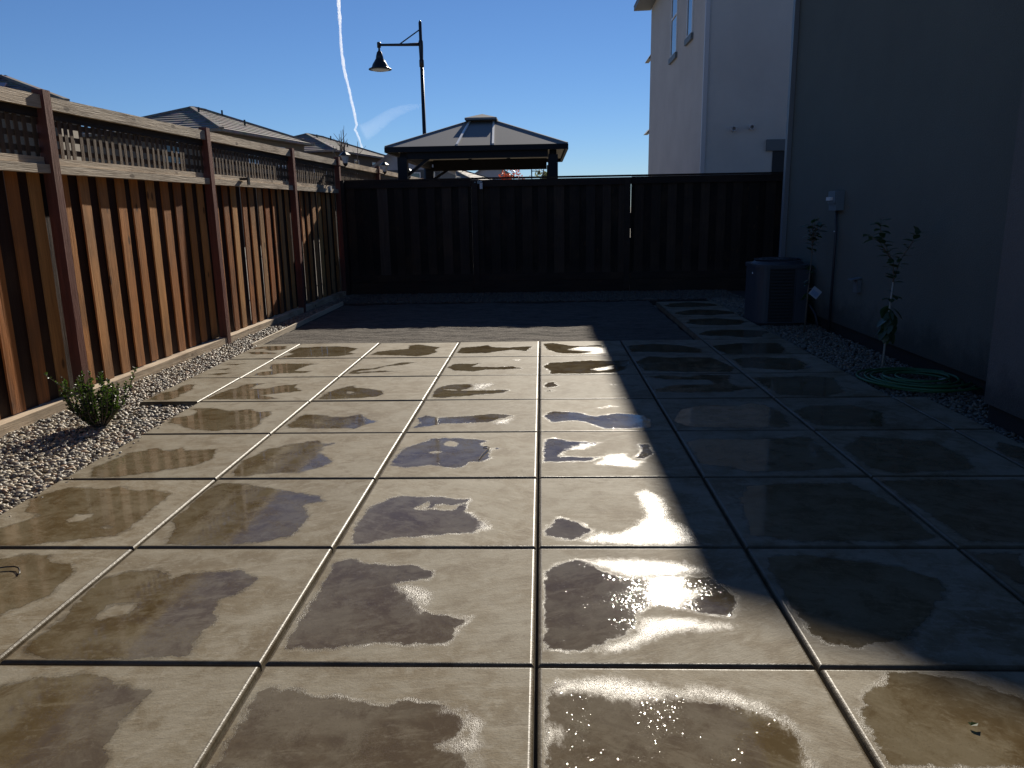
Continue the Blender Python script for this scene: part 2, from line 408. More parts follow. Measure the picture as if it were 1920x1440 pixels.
PUDDLES=[
(-4,7,'w',[(0.492,0.58),(0.465,0.739),(0.608,0.787),(0.818,0.788),(0.861,0.545),(0.749,0.485),(0.689,0.502),(0.615,0.627)]),
(-4,7,'w',[(0.505,0.401),(0.638,0.426),(0.83,0.351),(0.857,0.273),(0.577,0.27)]),
(-3,7,'w',[(0.027,0.064),(0.121,0.276),(0.03,0.374),(0.06,0.658),(0.288,0.704),(0.482,0.717),(0.597,0.675),(0.76,0.555),(0.719,0.326),(0.797,0.248),(0.688,0.123),(0.574,0.099),(0.237,0.071)]),
(-4,6,'w',[(0.532,0.648),(0.706,0.695),(0.661,0.598)]),
(-4,6,'w',[(0.54,0.392),(0.638,0.465),(0.652,0.376)]),
(-4,6,'w',[(0.541,0.142),(0.634,0.216),(0.742,0.231),(0.708,0.135)]),
(-3,6,'w',[(0.078,0.088),(0.088,0.259),(0.198,0.304),(0.111,0.462),(0.073,0.636),(0.217,0.662),(0.328,0.656),(0.549,0.645),(0.454,0.525),(0.42,0.294),(0.575,0.262),(0.576,0.188),(0.314,0.175),(0.202,0.083)]),
(-4,5,'w',[(0.466,0.065),(0.464,0.213),(0.452,0.33),(0.547,0.386),(0.527,0.571),(0.556,0.655),(0.624,0.644),(0.681,0.441),(0.67,0.303),(0.685,0.131),(0.633,0.052)]),
(-3,5,'w',[(0.032,0.085),(0.041,0.234),(0.082,0.429),(0.124,0.489),(0.164,0.635),(0.378,0.713),(0.269,0.609),(0.274,0.443),(0.399,0.459),(0.522,0.6),(0.628,0.625),(0.652,0.49),(0.756,0.365),(0.635,0.31),(0.45,0.213),(0.64,0.102),(0.537,0.069),(0.267,0.077)]),
(-3,4,'w',[(0.049,0.286),(0.03,0.435),(0.143,0.493),(0.136,0.62),(0.039,0.704),(0.209,0.726),(0.384,0.629),(0.534,0.674),(0.624,0.59),(0.707,0.614),(0.757,0.493),(0.732,0.402),(0.766,0.198),(0.747,0.102),(0.552,0.093),(0.504,0.062),(0.366,0.097),(0.226,0.169),(0.177,0.24)]),
(-2,4,'w',[(0.038,0.211),(0.059,0.341),(0.069,0.516),(0.203,0.497),(0.325,0.439),(0.414,0.422),(0.519,0.512),(0.595,0.372),(0.7,0.304),(0.626,0.231),(0.559,0.101),(0.464,0.131),(0.267,0.108),(0.18,0.14),(0.087,0.131)]),
(-3,3,'w',[(0.149,0.05),(0.082,0.212),(0.12,0.366),(0.152,0.5),(0.264,0.605),(0.4,0.545),(0.441,0.61),(0.519,0.543),(0.693,0.579),(0.755,0.374),(0.702,0.237),(0.492,0.125),(0.359,0.047),(0.222,0.024)]),
(-2,3,'w',[(0.077,0.041),(0.031,0.174),(0.027,0.355),(0.063,0.439),(0.112,0.572),(0.188,0.639),(0.316,0.732),(0.381,0.755),(0.43,0.682),(0.531,0.704),(0.471,0.634),(0.454,0.499),(0.533,0.411),(0.601,0.305),(0.563,0.206),(0.463,0.111),(0.196,0.077),(0.175,0.031)]),
(-2,5,'w',[(0.04,0.055),(0.065,0.315),(0.153,0.498),(0.227,0.561),(0.258,0.474),(0.371,0.445),(0.516,0.359),(0.56,0.233),(0.514,0.136),(0.377,0.083),(0.156,0.046)]),
(-2,5,'h',[(0.225,0.326),(0.274,0.324),(0.288,0.262),(0.24,0.264)]),
(-2,6,'w',[(0.043,0.132),(0.059,0.286),(0.106,0.364),(0.233,0.386),(0.339,0.518),(0.466,0.684),(0.615,0.677),(0.492,0.539),(0.328,0.463),(0.267,0.33),(0.12,0.257),(0.121,0.205),(0.224,0.226),(0.366,0.273),(0.472,0.226),(0.382,0.194),(0.236,0.174),(0.15,0.127)]),
(-2,7,'w',[(0.055,0.172),(0.086,0.369),(0.241,0.463),(0.404,0.523),(0.368,0.741),(0.485,0.808),(0.674,0.649),(0.753,0.623),(0.715,0.435),(0.758,0.297),(0.684,0.137),(0.576,0.067),(0.376,0.122)]),
(-1,7,'w',[(0.038,0.219),(0.051,0.559),(0.233,0.62),(0.353,0.707),(0.399,0.574),(0.587,0.527),(0.759,0.588),(0.852,0.582),(0.79,0.276),(0.642,0.385),(0.523,0.325),(0.363,0.201),(0.184,0.191)]),
(-1,6,'w',[(0.034,0.378),(0.078,0.571),(0.28,0.561),(0.355,0.603),(0.27,0.422),(0.469,0.385),(0.674,0.419),(0.775,0.29),(0.637,0.27),(0.424,0.254),(0.302,0.181),(0.127,0.231)]),
(-1,6,'f',[(0.641,0.716),(0.707,0.785),(0.753,0.74),(0.733,0.665)]),
(-1,5,'w',[(0.052,0.081),(0.037,0.259),(0.053,0.424),(0.135,0.551),(0.348,0.578),(0.361,0.434),(0.274,0.332),(0.116,0.38),(0.18,0.327),(0.408,0.327),(0.596,0.341),(0.683,0.318),(0.64,0.218),(0.494,0.183),(0.297,0.112),(0.137,0.067)]),
(-1,5,'f',[(0.347,0.587),(0.514,0.603),(0.547,0.535),(0.427,0.327),(0.37,0.329)]),
(-1,4,'w',[(0.041,0.121),(0.073,0.222),(0.041,0.375),(0.087,0.462),(0.181,0.387),(0.425,0.428),(0.579,0.488),(0.672,0.469),(0.753,0.425),(0.631,0.314),(0.586,0.254),(0.435,0.228),(0.235,0.218),(0.135,0.133)]),
(-1,4,'f',[(0.601,0.269),(0.679,0.328),(0.743,0.357),(0.716,0.207),(0.621,0.194)]),
(-1,3,'w',[(0.034,0.227),(0.041,0.41),(0.052,0.548),(0.134,0.668),(0.186,0.717),(0.207,0.78),(0.369,0.803),(0.523,0.761),(0.601,0.721),(0.547,0.648),(0.618,0.562),(0.629,0.401),(0.644,0.379),(0.609,0.293),(0.509,0.273),(0.484,0.18),(0.411,0.175),(0.284,0.224),(0.143,0.185)]),
(-1,3,'h',[(0.311,0.664),(0.328,0.706),(0.364,0.713),(0.405,0.675),(0.397,0.621),(0.362,0.607),(0.327,0.62)]),
(-1,3,'h',[(0.238,0.48),(0.275,0.498),(0.316,0.483),(0.28,0.456)]),
(-1,3,'w',[(0.644,0.55),(0.671,0.578),(0.702,0.549),(0.674,0.521)]),
(-3,2,'w',[(0.141,0.14),(0.134,0.226),(0.212,0.327),(0.241,0.397),(0.113,0.434),(0.025,0.638),(0.085,0.733),(0.145,0.804),(0.369,0.773),(0.428,0.816),(0.548,0.743),(0.653,0.757),(0.788,0.686),(0.782,0.554),(0.781,0.479),(0.795,0.202),(0.765,0.129),(0.511,0.058),(0.408,0.018),(0.28,0.018),(0.228,0.018)]),
(-3,2,'h',[(0.407,0.326),(0.42,0.396),(0.498,0.408),(0.509,0.326),(0.449,0.303)]),
(-3,2,'h',[(0.641,0.231),(0.662,0.248),(0.701,0.235),(0.683,0.211)]),
(-2,2,'w',[(0.128,0.037),(0.105,0.138),(0.093,0.202),(0.012,0.335),(0.029,0.478),(0.015,0.685),(0.017,0.796),(0.059,0.869),(0.225,0.838),(0.463,0.736),(0.686,0.653),(0.722,0.574),(0.637,0.524),(0.708,0.379),(0.711,0.222),(0.694,0.137),(0.602,0.057),(0.445,0.027),(0.281,0.018)]),
(-1,2,'w',[(0.072,0.025),(0.046,0.177),(0.044,0.343),(0.055,0.489),(0.155,0.637),(0.19,0.664),(0.308,0.636),(0.406,0.645),(0.489,0.608),(0.567,0.607),(0.564,0.437),(0.627,0.356),(0.701,0.248),(0.631,0.161),(0.528,0.147),(0.357,0.12),(0.277,0.113),(0.174,0.051)]),
(-1,2,'h',[(0.302,0.463),(0.345,0.565),(0.36,0.547),(0.348,0.454)]),
(-1,2,'h',[(0.378,0.462),(0.401,0.53),(0.499,0.512),(0.522,0.538),(0.5,0.445),(0.411,0.454)]),
(-1,2,'f',[(0.571,0.428),(0.624,0.388),(0.707,0.248),(0.704,0.204),(0.637,0.161),(0.663,0.279)]),
(-2,1,'w',[(0.063,0.046),(0.037,0.126),(0.052,0.265),(0.013,0.586),(0.086,0.69),(0.228,0.714),(0.312,0.632),(0.377,0.679),(0.597,0.703),(0.702,0.622),(0.651,0.482),(0.596,0.44),(0.657,0.269),(0.642,0.216),(0.658,0.036),(0.375,0.018),(0.199,0.016)]),
(-2,1,'h',[(0.172,0.293),(0.181,0.398),(0.29,0.423),(0.283,0.341),(0.22,0.293)]),
(-3,1,'w',[(0.71,0.227),(0.723,0.319),(0.767,0.386),(0.821,0.478),(0.791,0.701),(0.731,0.762),(0.625,0.787),(0.581,0.856),(0.494,0.864),(0.369,0.824),(0.266,0.774),(0.419,0.455)]),
(-1,1,'w',[(0.036,0.102),(0.038,0.151),(0.049,0.568),(0.036,0.776),(0.101,0.826),(0.204,0.764),(0.392,0.757),(0.499,0.693),(0.487,0.625),(0.338,0.58),(0.423,0.506),(0.489,0.405),(0.485,0.367),(0.586,0.33),(0.683,0.312),(0.637,0.206),(0.62,0.123),(0.54,0.122),(0.412,0.137),(0.259,0.104),(0.148,0.087)]),
(-1,1,'f',[(0.344,0.567),(0.416,0.588),(0.519,0.505),(0.507,0.416),(0.493,0.35),(0.433,0.455)]),
(-2,0,'w',[(0.102,0.738),(0.104,0.805),(0.195,0.848),(0.309,0.87),(0.356,0.878),(0.458,0.851),(0.513,0.796),(0.628,0.797),(0.627,0.719),(0.608,0.621),(0.638,0.51),(0.68,0.409),(0.343,0.404)]),
(-1,0,'w',[(0.049,0.424),(0.038,0.762),(0.058,0.795),(0.156,0.796),(0.207,0.764),(0.348,0.746),(0.443,0.71),(0.508,0.736),(0.603,0.737),(0.712,0.671),(0.728,0.579),(0.654,0.524),(0.743,0.494),(0.763,0.425),(0.504,0.383)]),
(-1,0,'f',[(0.648,0.694),(0.712,0.671),(0.735,0.579),(0.654,0.524),(0.684,0.514),(0.764,0.495),(0.77,0.425),(0.775,0.636),(0.709,0.701)]),
(0,0,'w',[(0.029,0.802),(0.077,0.844),(0.139,0.824),(0.235,0.784),(0.381,0.776),(0.433,0.797),(0.497,0.753),(0.614,0.74),(0.717,0.684),(0.769,0.614),(0.77,0.515),(0.749,0.423),(0.662,0.325),(0.027,0.314)]),
(0,0,'f',[(0.029,0.772),(0.077,0.849),(0.153,0.861),(0.243,0.873),(0.39,0.837),(0.429,0.812),(0.512,0.828),(0.628,0.799),(0.701,0.731),(0.763,0.649),(0.775,0.515),(0.76,0.424),(0.734,0.423),(0.758,0.58),(0.711,0.666),(0.584,0.739),(0.44,0.767),(0.315,0.736),(0.137,0.783)]),
(0,0,'f',[(0.029,0.63),(0.088,0.604),(0.07,0.545),(0.028,0.536)]),
(0,1,'w',[(0.028,0.695),(0.112,0.79),(0.192,0.807),(0.234,0.774),(0.298,0.68),(0.377,0.635),(0.715,0.651),(0.78,0.495),(0.768,0.39),(0.725,0.316),(0.442,0.414),(0.391,0.363),(0.352,0.243),(0.329,0.197),(0.168,0.088),(0.023,0.098)]),
(0,1,'f',[(0.192,0.807),(0.425,0.815),(0.635,0.775),(0.718,0.697),(0.541,0.636),(0.377,0.635),(0.299,0.696)]),
(0,1,'f',[(0.448,0.453),(0.556,0.521),(0.687,0.55),(0.647,0.481),(0.542,0.402),(0.454,0.408)]),
(0,1,'f',[(0.341,0.197),(0.397,0.314),(0.523,0.327),(0.726,0.269),(0.708,0.246),(0.472,0.199),(0.368,0.132),(0.282,0.084),(0.202,0.089)]),
(0,2,'w',[(0.03,0.179),(0.101,0.352),(0.197,0.289),(0.264,0.198),(0.204,0.102),(0.141,0.074),(0.033,0.121)]),
(0,2,'f',[(0.202,0.065),(0.27,0.159),(0.379,0.159),(0.467,0.237),(0.542,0.382),(0.528,0.684),(0.588,0.734),(0.659,0.61),(0.66,0.447),(0.651,0.339),(0.738,0.197),(0.736,0.028),(0.441,0.02)]),
(0,2,'w',[(0.568,0.647),(0.65,0.61),(0.583,0.562)]),
(0,3,'w',[(0.028,0.491),(0.04,0.744),(0.107,0.782),(0.194,0.704),(0.302,0.683),(0.41,0.663),(0.319,0.591),(0.23,0.522),(0.154,0.472),(0.131,0.388),(0.223,0.37),(0.387,0.367),(0.311,0.288),(0.028,0.276)]),
(0,3,'w',[(0.643,0.622),(0.72,0.638),(0.703,0.514),(0.735,0.445),(0.648,0.331),(0.567,0.332),(0.642,0.447)]),
(0,3,'f',[(0.337,0.225),(0.432,0.416),(0.537,0.431),(0.565,0.316),(0.642,0.283),(0.567,0.161),(0.415,0.208)]),
(0,3,'f',[(0.177,0.523),(0.301,0.665),(0.364,0.627),(0.293,0.521)]),
(0,4,'w',[(0.03,0.404),(0.094,0.557),(0.282,0.517),(0.411,0.394),(0.591,0.484),(0.779,0.408),(0.812,0.292),(0.782,0.075),(0.458,0.061),(0.341,0.236),(0.247,0.283),(0.09,0.242)]),
(0,4,'f',[(0.426,0.613),(0.548,0.712),(0.61,0.684)]),
(0,5,'w',[(0.032,0.476),(0.073,0.606),(0.132,0.644),(0.169,0.454),(0.064,0.395)]),
(0,5,'w',[(0.032,0.302),(0.092,0.331),(0.141,0.298),(0.091,0.27)]),
(0,5,'w',[(0.616,0.535),(0.678,0.5),(0.641,0.485)]),
(0,6,'w',[(0.022,0.376),(0.105,0.58),(0.272,0.615),(0.509,0.69),(0.731,0.635),(0.925,0.669),(0.811,0.22),(0.719,0.071),(0.407,0.028),(0.099,0.042),(0.093,0.213)]),
(0,6,'f',[(0.497,0.234),(0.736,0.424),(0.694,0.225),(0.555,0.154)]),
(0,7,'w',[(0.032,0.776),(0.156,0.825),(0.322,0.648),(0.449,0.586),(0.658,0.655),(0.742,0.542),(0.483,0.531),(0.312,0.359),(0.452,0.275),(0.614,0.291),(0.722,0.31),(0.723,0.21),(0.589,0.193),(0.426,0.106),(0.199,0.166),(0.077,0.398)]),
(0,7,'f',[(0.323,0.41),(0.447,0.533),(0.753,0.462),(0.724,0.113),(0.426,0.106),(0.573,0.219)]),
(1,7,'w',[(0.032,0.555),(0.319,0.678),(0.621,0.565),(0.811,0.328),(0.753,0.117),(0.545,0.129),(0.039,0.2)]),
(1,6,'w',[(0.019,0.578),(0.188,0.878),(0.392,0.772),(0.585,0.793),(0.809,0.75),(0.919,0.25),(0.832,0.054),(0.45,0.058),(0.05,0.155)]),
(1,5,'w',[(0.046,0.801),(0.169,0.89),(0.412,0.786),(0.532,0.874),(0.79,0.863),(0.72,0.566),(0.753,0.396),(0.906,0.337),(0.585,0.19),(0.032,0.21),(0.035,0.315),(0.23,0.472),(0.578,0.486),(0.565,0.66),(0.191,0.693)]),
(1,4,'w',[(0.027,0.249),(0.135,0.573),(0.312,0.7),(0.596,0.691),(0.707,0.779),(0.814,0.685),(0.867,0.426),(0.802,0.081),(0.444,0.071),(0.112,0.097)]),
(1,3,'w',[(0.03,0.221),(0.024,0.657),(0.114,0.736),(0.466,0.713),(0.858,0.771),(0.853,0.489),(0.868,0.157),(0.547,0.085),(0.268,0.088),(0.188,0.166)]),
(1,2,'w',[(0.117,0.588),(0.216,0.789),(0.404,0.822),(0.781,0.831),(0.829,0.669),(0.891,0.459),(0.891,0.096),(0.715,0.063),(0.245,0.064),(0.06,0.131)]),
(1,1,'w',[(0.06,0.841),(0.253,0.856),(0.378,0.811),(0.601,0.74),(0.714,0.619),(0.676,0.518),(0.54,0.355),(0.377,0.178),(0.172,0.119),(0.086,0.137),(0.045,0.215),(0.037,0.467),(0.042,0.753)]),
(1,0,'w',[(0.078,0.788),(0.178,0.851),(0.213,0.917),(0.259,0.917),(0.453,0.88),(0.57,0.77),(0.609,0.658),(0.488,0.469),(0.026,0.461),(0.038,0.65),(0.039,0.706),(0.082,0.735)]),
(2,7,'w',[(-0.01,0.501),(0.344,0.666),(0.781,0.638),(0.75,0.277),(0.619,-0.009),(0.067,0.021)]),
(2,6,'w',[(0.06,0.679),(0.288,0.783),(0.69,0.685),(0.702,0.216),(0.502,0.092),(0.052,0.247)]),
(2,5,'w',[(0.029,0.733),(0.549,0.772),(0.727,0.704),(0.621,0.156),(0.409,0.015),(0.063,0.075)]),
(2,4,'w',[(0.01,0.507),(0.204,0.675),(0.526,0.665),(0.65,0.448),(0.489,0.066),(0.056,0.113)]),
(2,3,'w',[(0.044,0.528),(0.263,0.784),(0.482,0.725),(0.667,0.669),(0.697,0.328),(0.637,0.113),(0.159,0.057),(0.056,0.162)]),
(2,2,'w',[(0.019,0.853),(0.305,0.874),(0.787,0.869),(0.914,0.575),(0.553,0.031),(0.087,0.063),(0.051,0.438)]),
(2,1,'w',[(0.021,0.871),(0.238,0.871),(0.074,0.544)]),
]
# ================================================================== SETTING
def grid_sheet(name, x0, x1, y0, y1, nx, ny, zf, m, parent=None):
    xs = np.linspace(x0, x1, nx + 1); ys = np.linspace(y0, y1, ny + 1)
    gx, gy = np.meshgrid(xs, ys); gz_ = zf(gx, gy)
    b = MB(); b.v = [tuple(p) for p in np.stack([gx.ravel(), gy.ravel(), gz_.ravel()], 1)]
    for j in range(ny):
        for i in range(nx):
            a = j * (nx + 1) + i; b.f.append((a, a + 1, a + nx + 2, a + nx + 1))
    return b.build(name, m, parent, smooth=True)
gm = mat('dry_ground', (.24, .21, .17), .95, .2); t = NT(gm.node_tree); pos = t.n('NewGeometry').outputs['Position']
t.L(t.ramp(t.noise(pos, 2.0, 8, .65), [(.3, (.15, .13, .105)), (.7, (.27, .24, .20))]), gm.node_tree.nodes['Principled BSDF'].inputs['Base Color'])
b = MB().add([(-4000, -4000, -.13), (4000, -4000, -.13), (4000, 4000, -.13), (-4000, 4000, -.13)], [(0, 1, 2, 3)])
tag(b.build('ground', gm), kind='structure')

dm = mat('bare_raked_soil', (.2, .17, .14), .95, .2); t = NT(dm.node_tree); pos = t.n('NewGeometry').outputs['Position']; pb = dm.node_tree.nodes['Principled BSDF']
nA = t.noise(t.vmul(pos, (2.4, 16, 1)), 1, 6, .7, .8); nB = t.noise(pos, 60, 4, .7)
cc = t.ramp(t.math('ADD', t.math('MULTIPLY', nA, .6), t.math('MULTIPLY', nB, .4)), [(.32, (.025, .021, .018)), (.47, (.095, .082, .07)), (.68, (.175, .155, .132))]); t.L(cc, pb.inputs['Base Color'])
t.L(t.bump(t.math('ADD', nA, nB), .8, .02), pb.inputs['Normal'])
def soil_z(x, y):
    return -.062 + .010 * np.sin(x * 3.1 + 2 * np.sin(y * 2)) * np.sin(y * 9 + x) + .006 * np.sin(y * 31 + 3 * np.sin(x * 5)) + RNG.normal(0, .003, x.shape)
soil = tag(grid_sheet('soil_bed', -3.40, X0 + 2 * W - .03, Y0 + 8 * W + .01, 13.15, 90, 90, soil_z, dm), kind='structure')

# ---- patio: a sub-base with one slab object per cast square, puddles lying on the slabs
pb_ = MB().box(X0 - 3 * W + .02, X0 + 3 * W - .02, Y0 - 2 * W, Y0 + 8 * W - .02, -.12, -.045)
pb_.box(X0 - 3 * W - .49, X0 - 3 * W + .01, Y0 + 5 * W + .02, Y0 + 8 * W - .02, -.119, -.046)
pb_.box(X0 + 2 * W + .02, X0 + 3 * W - .02, Y0 + 8 * W - .03, Y0 + 12 * W - .02, -.118, -.047)
pb_.box(X0 + 3 * W - .03, X0 + 3 * W + .26, Y0 - 2 * W, Y0 + 5 * W - .02, -.117, -.048)
patio = tag(pb_.build('patio', M['base'], origin=(X0, Y0, 0)), kind='structure')
def slab_mesh(w, d, gap=.006):
    b = MB(); R_ = .0145
    rings = [(0, -.075), (0, -R_)]
    for k in range(1, 6):
        a = math.radians(90 * k / 5)
        rings.append((R_ * (1 - math.cos(a)), -R_ + R_ * math.sin(a)))
    for ins, z in rings:
        i = gap + ins
        b.v += [(i, i, z), (w - i, i, z), (w - i, d - i, z), (i, d - i, z)]
    n = len(rings)
    for r in range(n - 1):
        for k in range(4):
            k2 = (k + 1) % 4
            b.f.append((r * 4 + k, r * 4 + k2, r * 4 + 4 + k2, r * 4 + 4 + k))
    b.f.append(tuple((n - 1) * 4 + k for k in range(4)))
    me = bpy.data.meshes.new('slab'); me.from_pydata(b.v, [], b.f); me.update()
    me.materials.append(M['slab']); me.materials.append(M['edge'])
    idx = [1 if (p.index // 4) >= 1 and len(me.polygons) - 1 != p.index else 0 for p in me.polygons]
    me.polygons.foreach_set('material_index', idx)
    return me
me_full, me_step, me_side = slab_mesh(W, W), slab_mesh(.50, W), slab_mesh(.26, W)
SL = {}
def add_slab(c, r, me, x):
    o = bpy.data.objects.new('slab', me); COL.objects.link(o); o.parent = patio
    o.location = (x - X0, r * W, 0)
    o.rotation_euler = (random.gauss(0, .0016), random.gauss(0, .0016), 0)
    SL[(c, r)] = o
for c in range(-3, 3):
    for r in range(-1, 8): add_slab(c, r, me_full, X0 + c * W)
for r in range(5, 8): add_slab(-4, r, me_step, X0 - 3 * W - .50)
for r in range(-1, 5): add_slab(3, r, me_side, X0 + 3 * W)
for r in range(8, 12): add_slab(2, r, me_full, X0 + 2 * W)

def seg_sd(px, py, poly):
    P = np.array(poly); Q = np.roll(P, -1, 0); dmin = np.full(px.shape, 9.0); ins = np.zeros(px.shape, bool)
    for (ax, ay), (bx, by) in zip(P, Q):
        ex, ey = bx - ax, by - ay; L2 = ex * ex + ey * ey + 1e-12
        tt = np.clip(((px - ax) * ex + (py - ay) * ey) / L2, 0, 1)
        dmin = np.minimum(dmin, np.hypot(px - ax - tt * ex, py - ay - tt * ey))
        if abs(ey) > 1e-9:
            ins ^= ((ay > py) != (by > py)) & (px < (ex) * (py - ay) / ey + ax)
    return np.where(ins, dmin, -dmin)
def blob(cx, cy, rx, ry, n=13):
    return [(cx + rx * math.cos(2 * math.pi * k / n) * random.uniform(.75, 1.15), cy + ry * math.sin(2 * math.pi * k / n) * random.uniform(.7, 1.15)) for k in range(n)]
for r in range(8, 12): PUDDLES.append((2, r, 'w', blob(.48, .45, .42, .33)))
for r in (-1,):
    for c in range(-3, 3): PUDDLES.append((c, r, 'w', blob(.45, .45, .34, .28)))
for r in (1, 3): PUDDLES.append((3, r, 'w', blob(.12, .4, .09, .25, 9)))
by = {}
for c, r, ty, poly in PUDDLES: by.setdefault((c, r), []).append((ty, poly))
for key, lst in by.items():
    o = SL[key]; c, r = key
    ww = .50 if c == -4 else (.26 if c == 3 else W)
    shift = (.50 - W) if c == -4 else 0.0          # traced points are in cell coordinates of width W
    nx = int(round(ww / .0233)); ny = 40
    gx, gy = np.meshgrid(np.linspace(.023, ww - .023, nx + 1), np.linspace(.023, W - .023, ny + 1))
    wet = np.full(gx.shape, -9.0); film = np.full(gx.shape, -9.0); holes = np.full(gx.shape, -9.0)
    for ty, poly in lst:
        sd = seg_sd(gx, gy, [(x + shift, y) for x, y in poly])
        if ty == 'w': wet = np.maximum(wet, sd)
        elif ty == 'h': holes = np.maximum(holes, sd)
        else: film = np.maximum(film, sd)
    wet = np.minimum(wet, -holes)
    wet = np.clip(wet, -1, 1); film = np.clip(film, -1, 1)
    near = np.maximum(wet, film) > -.075
    b = MB(); used = {}
    def vid(i, j):
        if (i, j) not in used:
            used[(i, j)] = len(b.v); b.v.append((gx[j, i], gy[j, i], .0005))
        return used[(i, j)]
    for j in range(ny):
        for i in range(nx):
            if near[j, i] or near[j + 1, i] or near[j, i + 1] or near[j + 1, i + 1]:
                b.f.append((vid(i, j), vid(i + 1, j), vid(i + 1, j + 1), vid(i, j + 1)))
    if not b.f: continue
    pu = b.build('puddle', M['water'], o, smooth=True, origin=(0, 0, 0))
    inv = {v: k for k, v in used.items()}
    for nm, arr in (('wet', wet), ('film', film)):
        at = pu.data.attributes.new(nm, 'FLOAT', 'POINT')
        at.data.foreach_set('value', [float(arr[inv[k][1], inv[k][0]]) for k in range(len(b.v))])

# ---- pebbles: nobody could count them
def ico(sub):
    ph = (1 + 5 ** .5) / 2
    v = [(-1, ph, 0), (1, ph, 0), (-1, -ph, 0), (1, -ph, 0), (0, -1, ph), (0, 1, ph), (0, -1, -ph), (0, 1, -ph), (ph, 0, -1), (ph, 0, 1), (-ph, 0, -1), (-ph, 0, 1)]
    f = [(0, 11, 5), (0, 5, 1), (0, 1, 7), (0, 7, 10), (0, 10, 11), (1, 5, 9), (5, 11, 4), (11, 10, 2), (10, 7, 6), (7, 1, 8), (3, 9, 4), (3, 4, 2), (3, 2, 6), (3, 6, 8), (3, 8, 9), (4, 9, 5), (2, 4, 11), (6, 2, 10), (8, 6, 7), (9, 8, 1)]
    v = [np.array(p) / np.linalg.norm(p) for p in v]
    for _ in range(sub):
        cache = {}; nf = []
        def mid(a, c):
            k = (min(a, c), max(a, c))
            if k not in cache:
                p = v[a] + v[c]; v.append(p / np.linalg.norm(p)); cache[k] = len(v) - 1
            return cache[k]
        for a, c, d in f:
            x, y, z = mid(a, c), mid(c, d), mid(d, a); nf += [(a, x, z), (c, y, x), (d, z, y), (x, y, z)]
        f = nf
    return np.array(v), np.array(f)
pm = mat('river_pebble', (.3, .3, .3), .5, .4); t = NT(pm.node_tree)
at = t.n('Attribute', attribute_name='tint')
pos = t.n('NewGeometry').outputs['Position']
t.L(t.mix(t.math('MULTIPLY', t.noise(pos, 160, 3, .6), .5), at.outputs['Color'], (.20, .18, .155, 1)), pm.node_tree.nodes['Principled BSDF'].inputs['Base Color'])
PAL = np.array([(.56, .50, .41), (.70, .64, .54), (.42, .39, .35), (.30, .29, .28), (.58, .48, .34), (.17, .165, .165), (.48, .43, .33), (.68, .58, .44), (.27, .24, .20), (.45, .28, .17), (.64, .61, .56), (.11, .11, .11)])
def pebbles(name, pts, zbase, sub, rmin, rmax, tf=1.0):
    V, F = ico(sub); n = len(pts)
    r = RNG.uniform(rmin, rmax, n)
    ax = np.stack([r * RNG.uniform(1.0, 1.55, n), r * RNG.uniform(.75, 1.1, n), r * RNG.uniform(.45, .75, n)], 1)
    th_ = RNG.uniform(0, 2 * np.pi, n); ph_ = RNG.normal(0, .35, n)
    P = V[None] * ax[:, None, :]
    P = P * (1 + RNG.normal(0, .06, (n, len(V), 1)))
    cy, sy = np.cos(ph_)[:, None], np.sin(ph_)[:, None]
    x = P[..., 0] * cy - P[..., 2] * sy; z = P[..., 0] * sy + P[..., 2] * cy
    c_, s_ = np.cos(th_)[:, None], np.sin(th_)[:, None]
    xx = x * c_ - P[..., 1] * s_; yy = x * s_ + P[..., 1] * c_
    zz = z + (zbase + RNG.uniform(-.012, .012, n) + r * .3)[:, None]
    co = np.stack([xx + pts[:, 0:1], yy + pts[:, 1:2], zz], -1).reshape(-1, 3)
    fa = (F[None] + (np.arange(n) * len(V))[:, None, None]).reshape(-1, 3)
    me = bpy.data.meshes.new(name); me.vertices.add(len(co)); me.vertices.foreach_set('co', co.ravel())
    me.loops.add(fa.size); me.loops.foreach_set('vertex_index', fa.ravel().astype(np.int32))
    me.polygons.add(len(fa)); me.polygons.foreach_set('loop_start', np.arange(0, fa.size, 3, dtype=np.int32))
    me.polygons.foreach_set('use_smooth', np.ones(len(fa), bool))
    me.update(calc_edges=True); me.validate()
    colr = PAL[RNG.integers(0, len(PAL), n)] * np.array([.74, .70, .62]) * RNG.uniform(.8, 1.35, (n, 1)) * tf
    colr = np.repeat(np.concatenate([colr, np.ones((n, 1))], 1), len(V), 0)
    ca = me.attributes.new('tint', 'FLOAT_COLOR', 'POINT'); ca.data.foreach_set('color', colr.ravel())
    me.materials.append(pm)
    o = bpy.data.objects.new(name, me); COL.objects.link(o); o['kind'] = 'stuff'
    return o
def scatter(x0, x1, y0, y1, dens, keep=None):
    n = int((x1 - x0) * (y1 - y0) * dens)
    p = np.stack([RNG.uniform(x0, x1, n), RNG.uniform(y0, y1, n)], 1)
    return p if keep is None else p[keep(p[:, 0], p[:, 1])]
FX0, FSK = -4.036, .022                     # left fence: x at y=0 and its slight skew
EX = X0 - 3 * W                             # left edge of the full slabs
fence_x = lambda y: FX0 + FSK * y
kl = lambda x, y: (x > fence_x(y) + .03) & ((y < Y0 + 5 * W + .01) | (x < EX - .485))
gb = mat('gravel_bed_soil', (.055, .05, .045), .95, .2)
tag(MB().box(-4.25, EX + .01, -1.5, Y0 + 8 * W, -.125, -.055).box(-4.25, -3.39, Y0 + 8 * W + .001, 15.0, -.1255, -.0555).box(-3.389, 4.2, 13.14, 15.0, -.124, -.054).box(X0 + 3 * W - .01, 4.0, 2.0, 13.139, -.123, -.053).build('gravel_bed', gb), kind='structure')
near_pts = scatter(-4.0, EX + .012, 2.6, 6.3, 3600, kl)
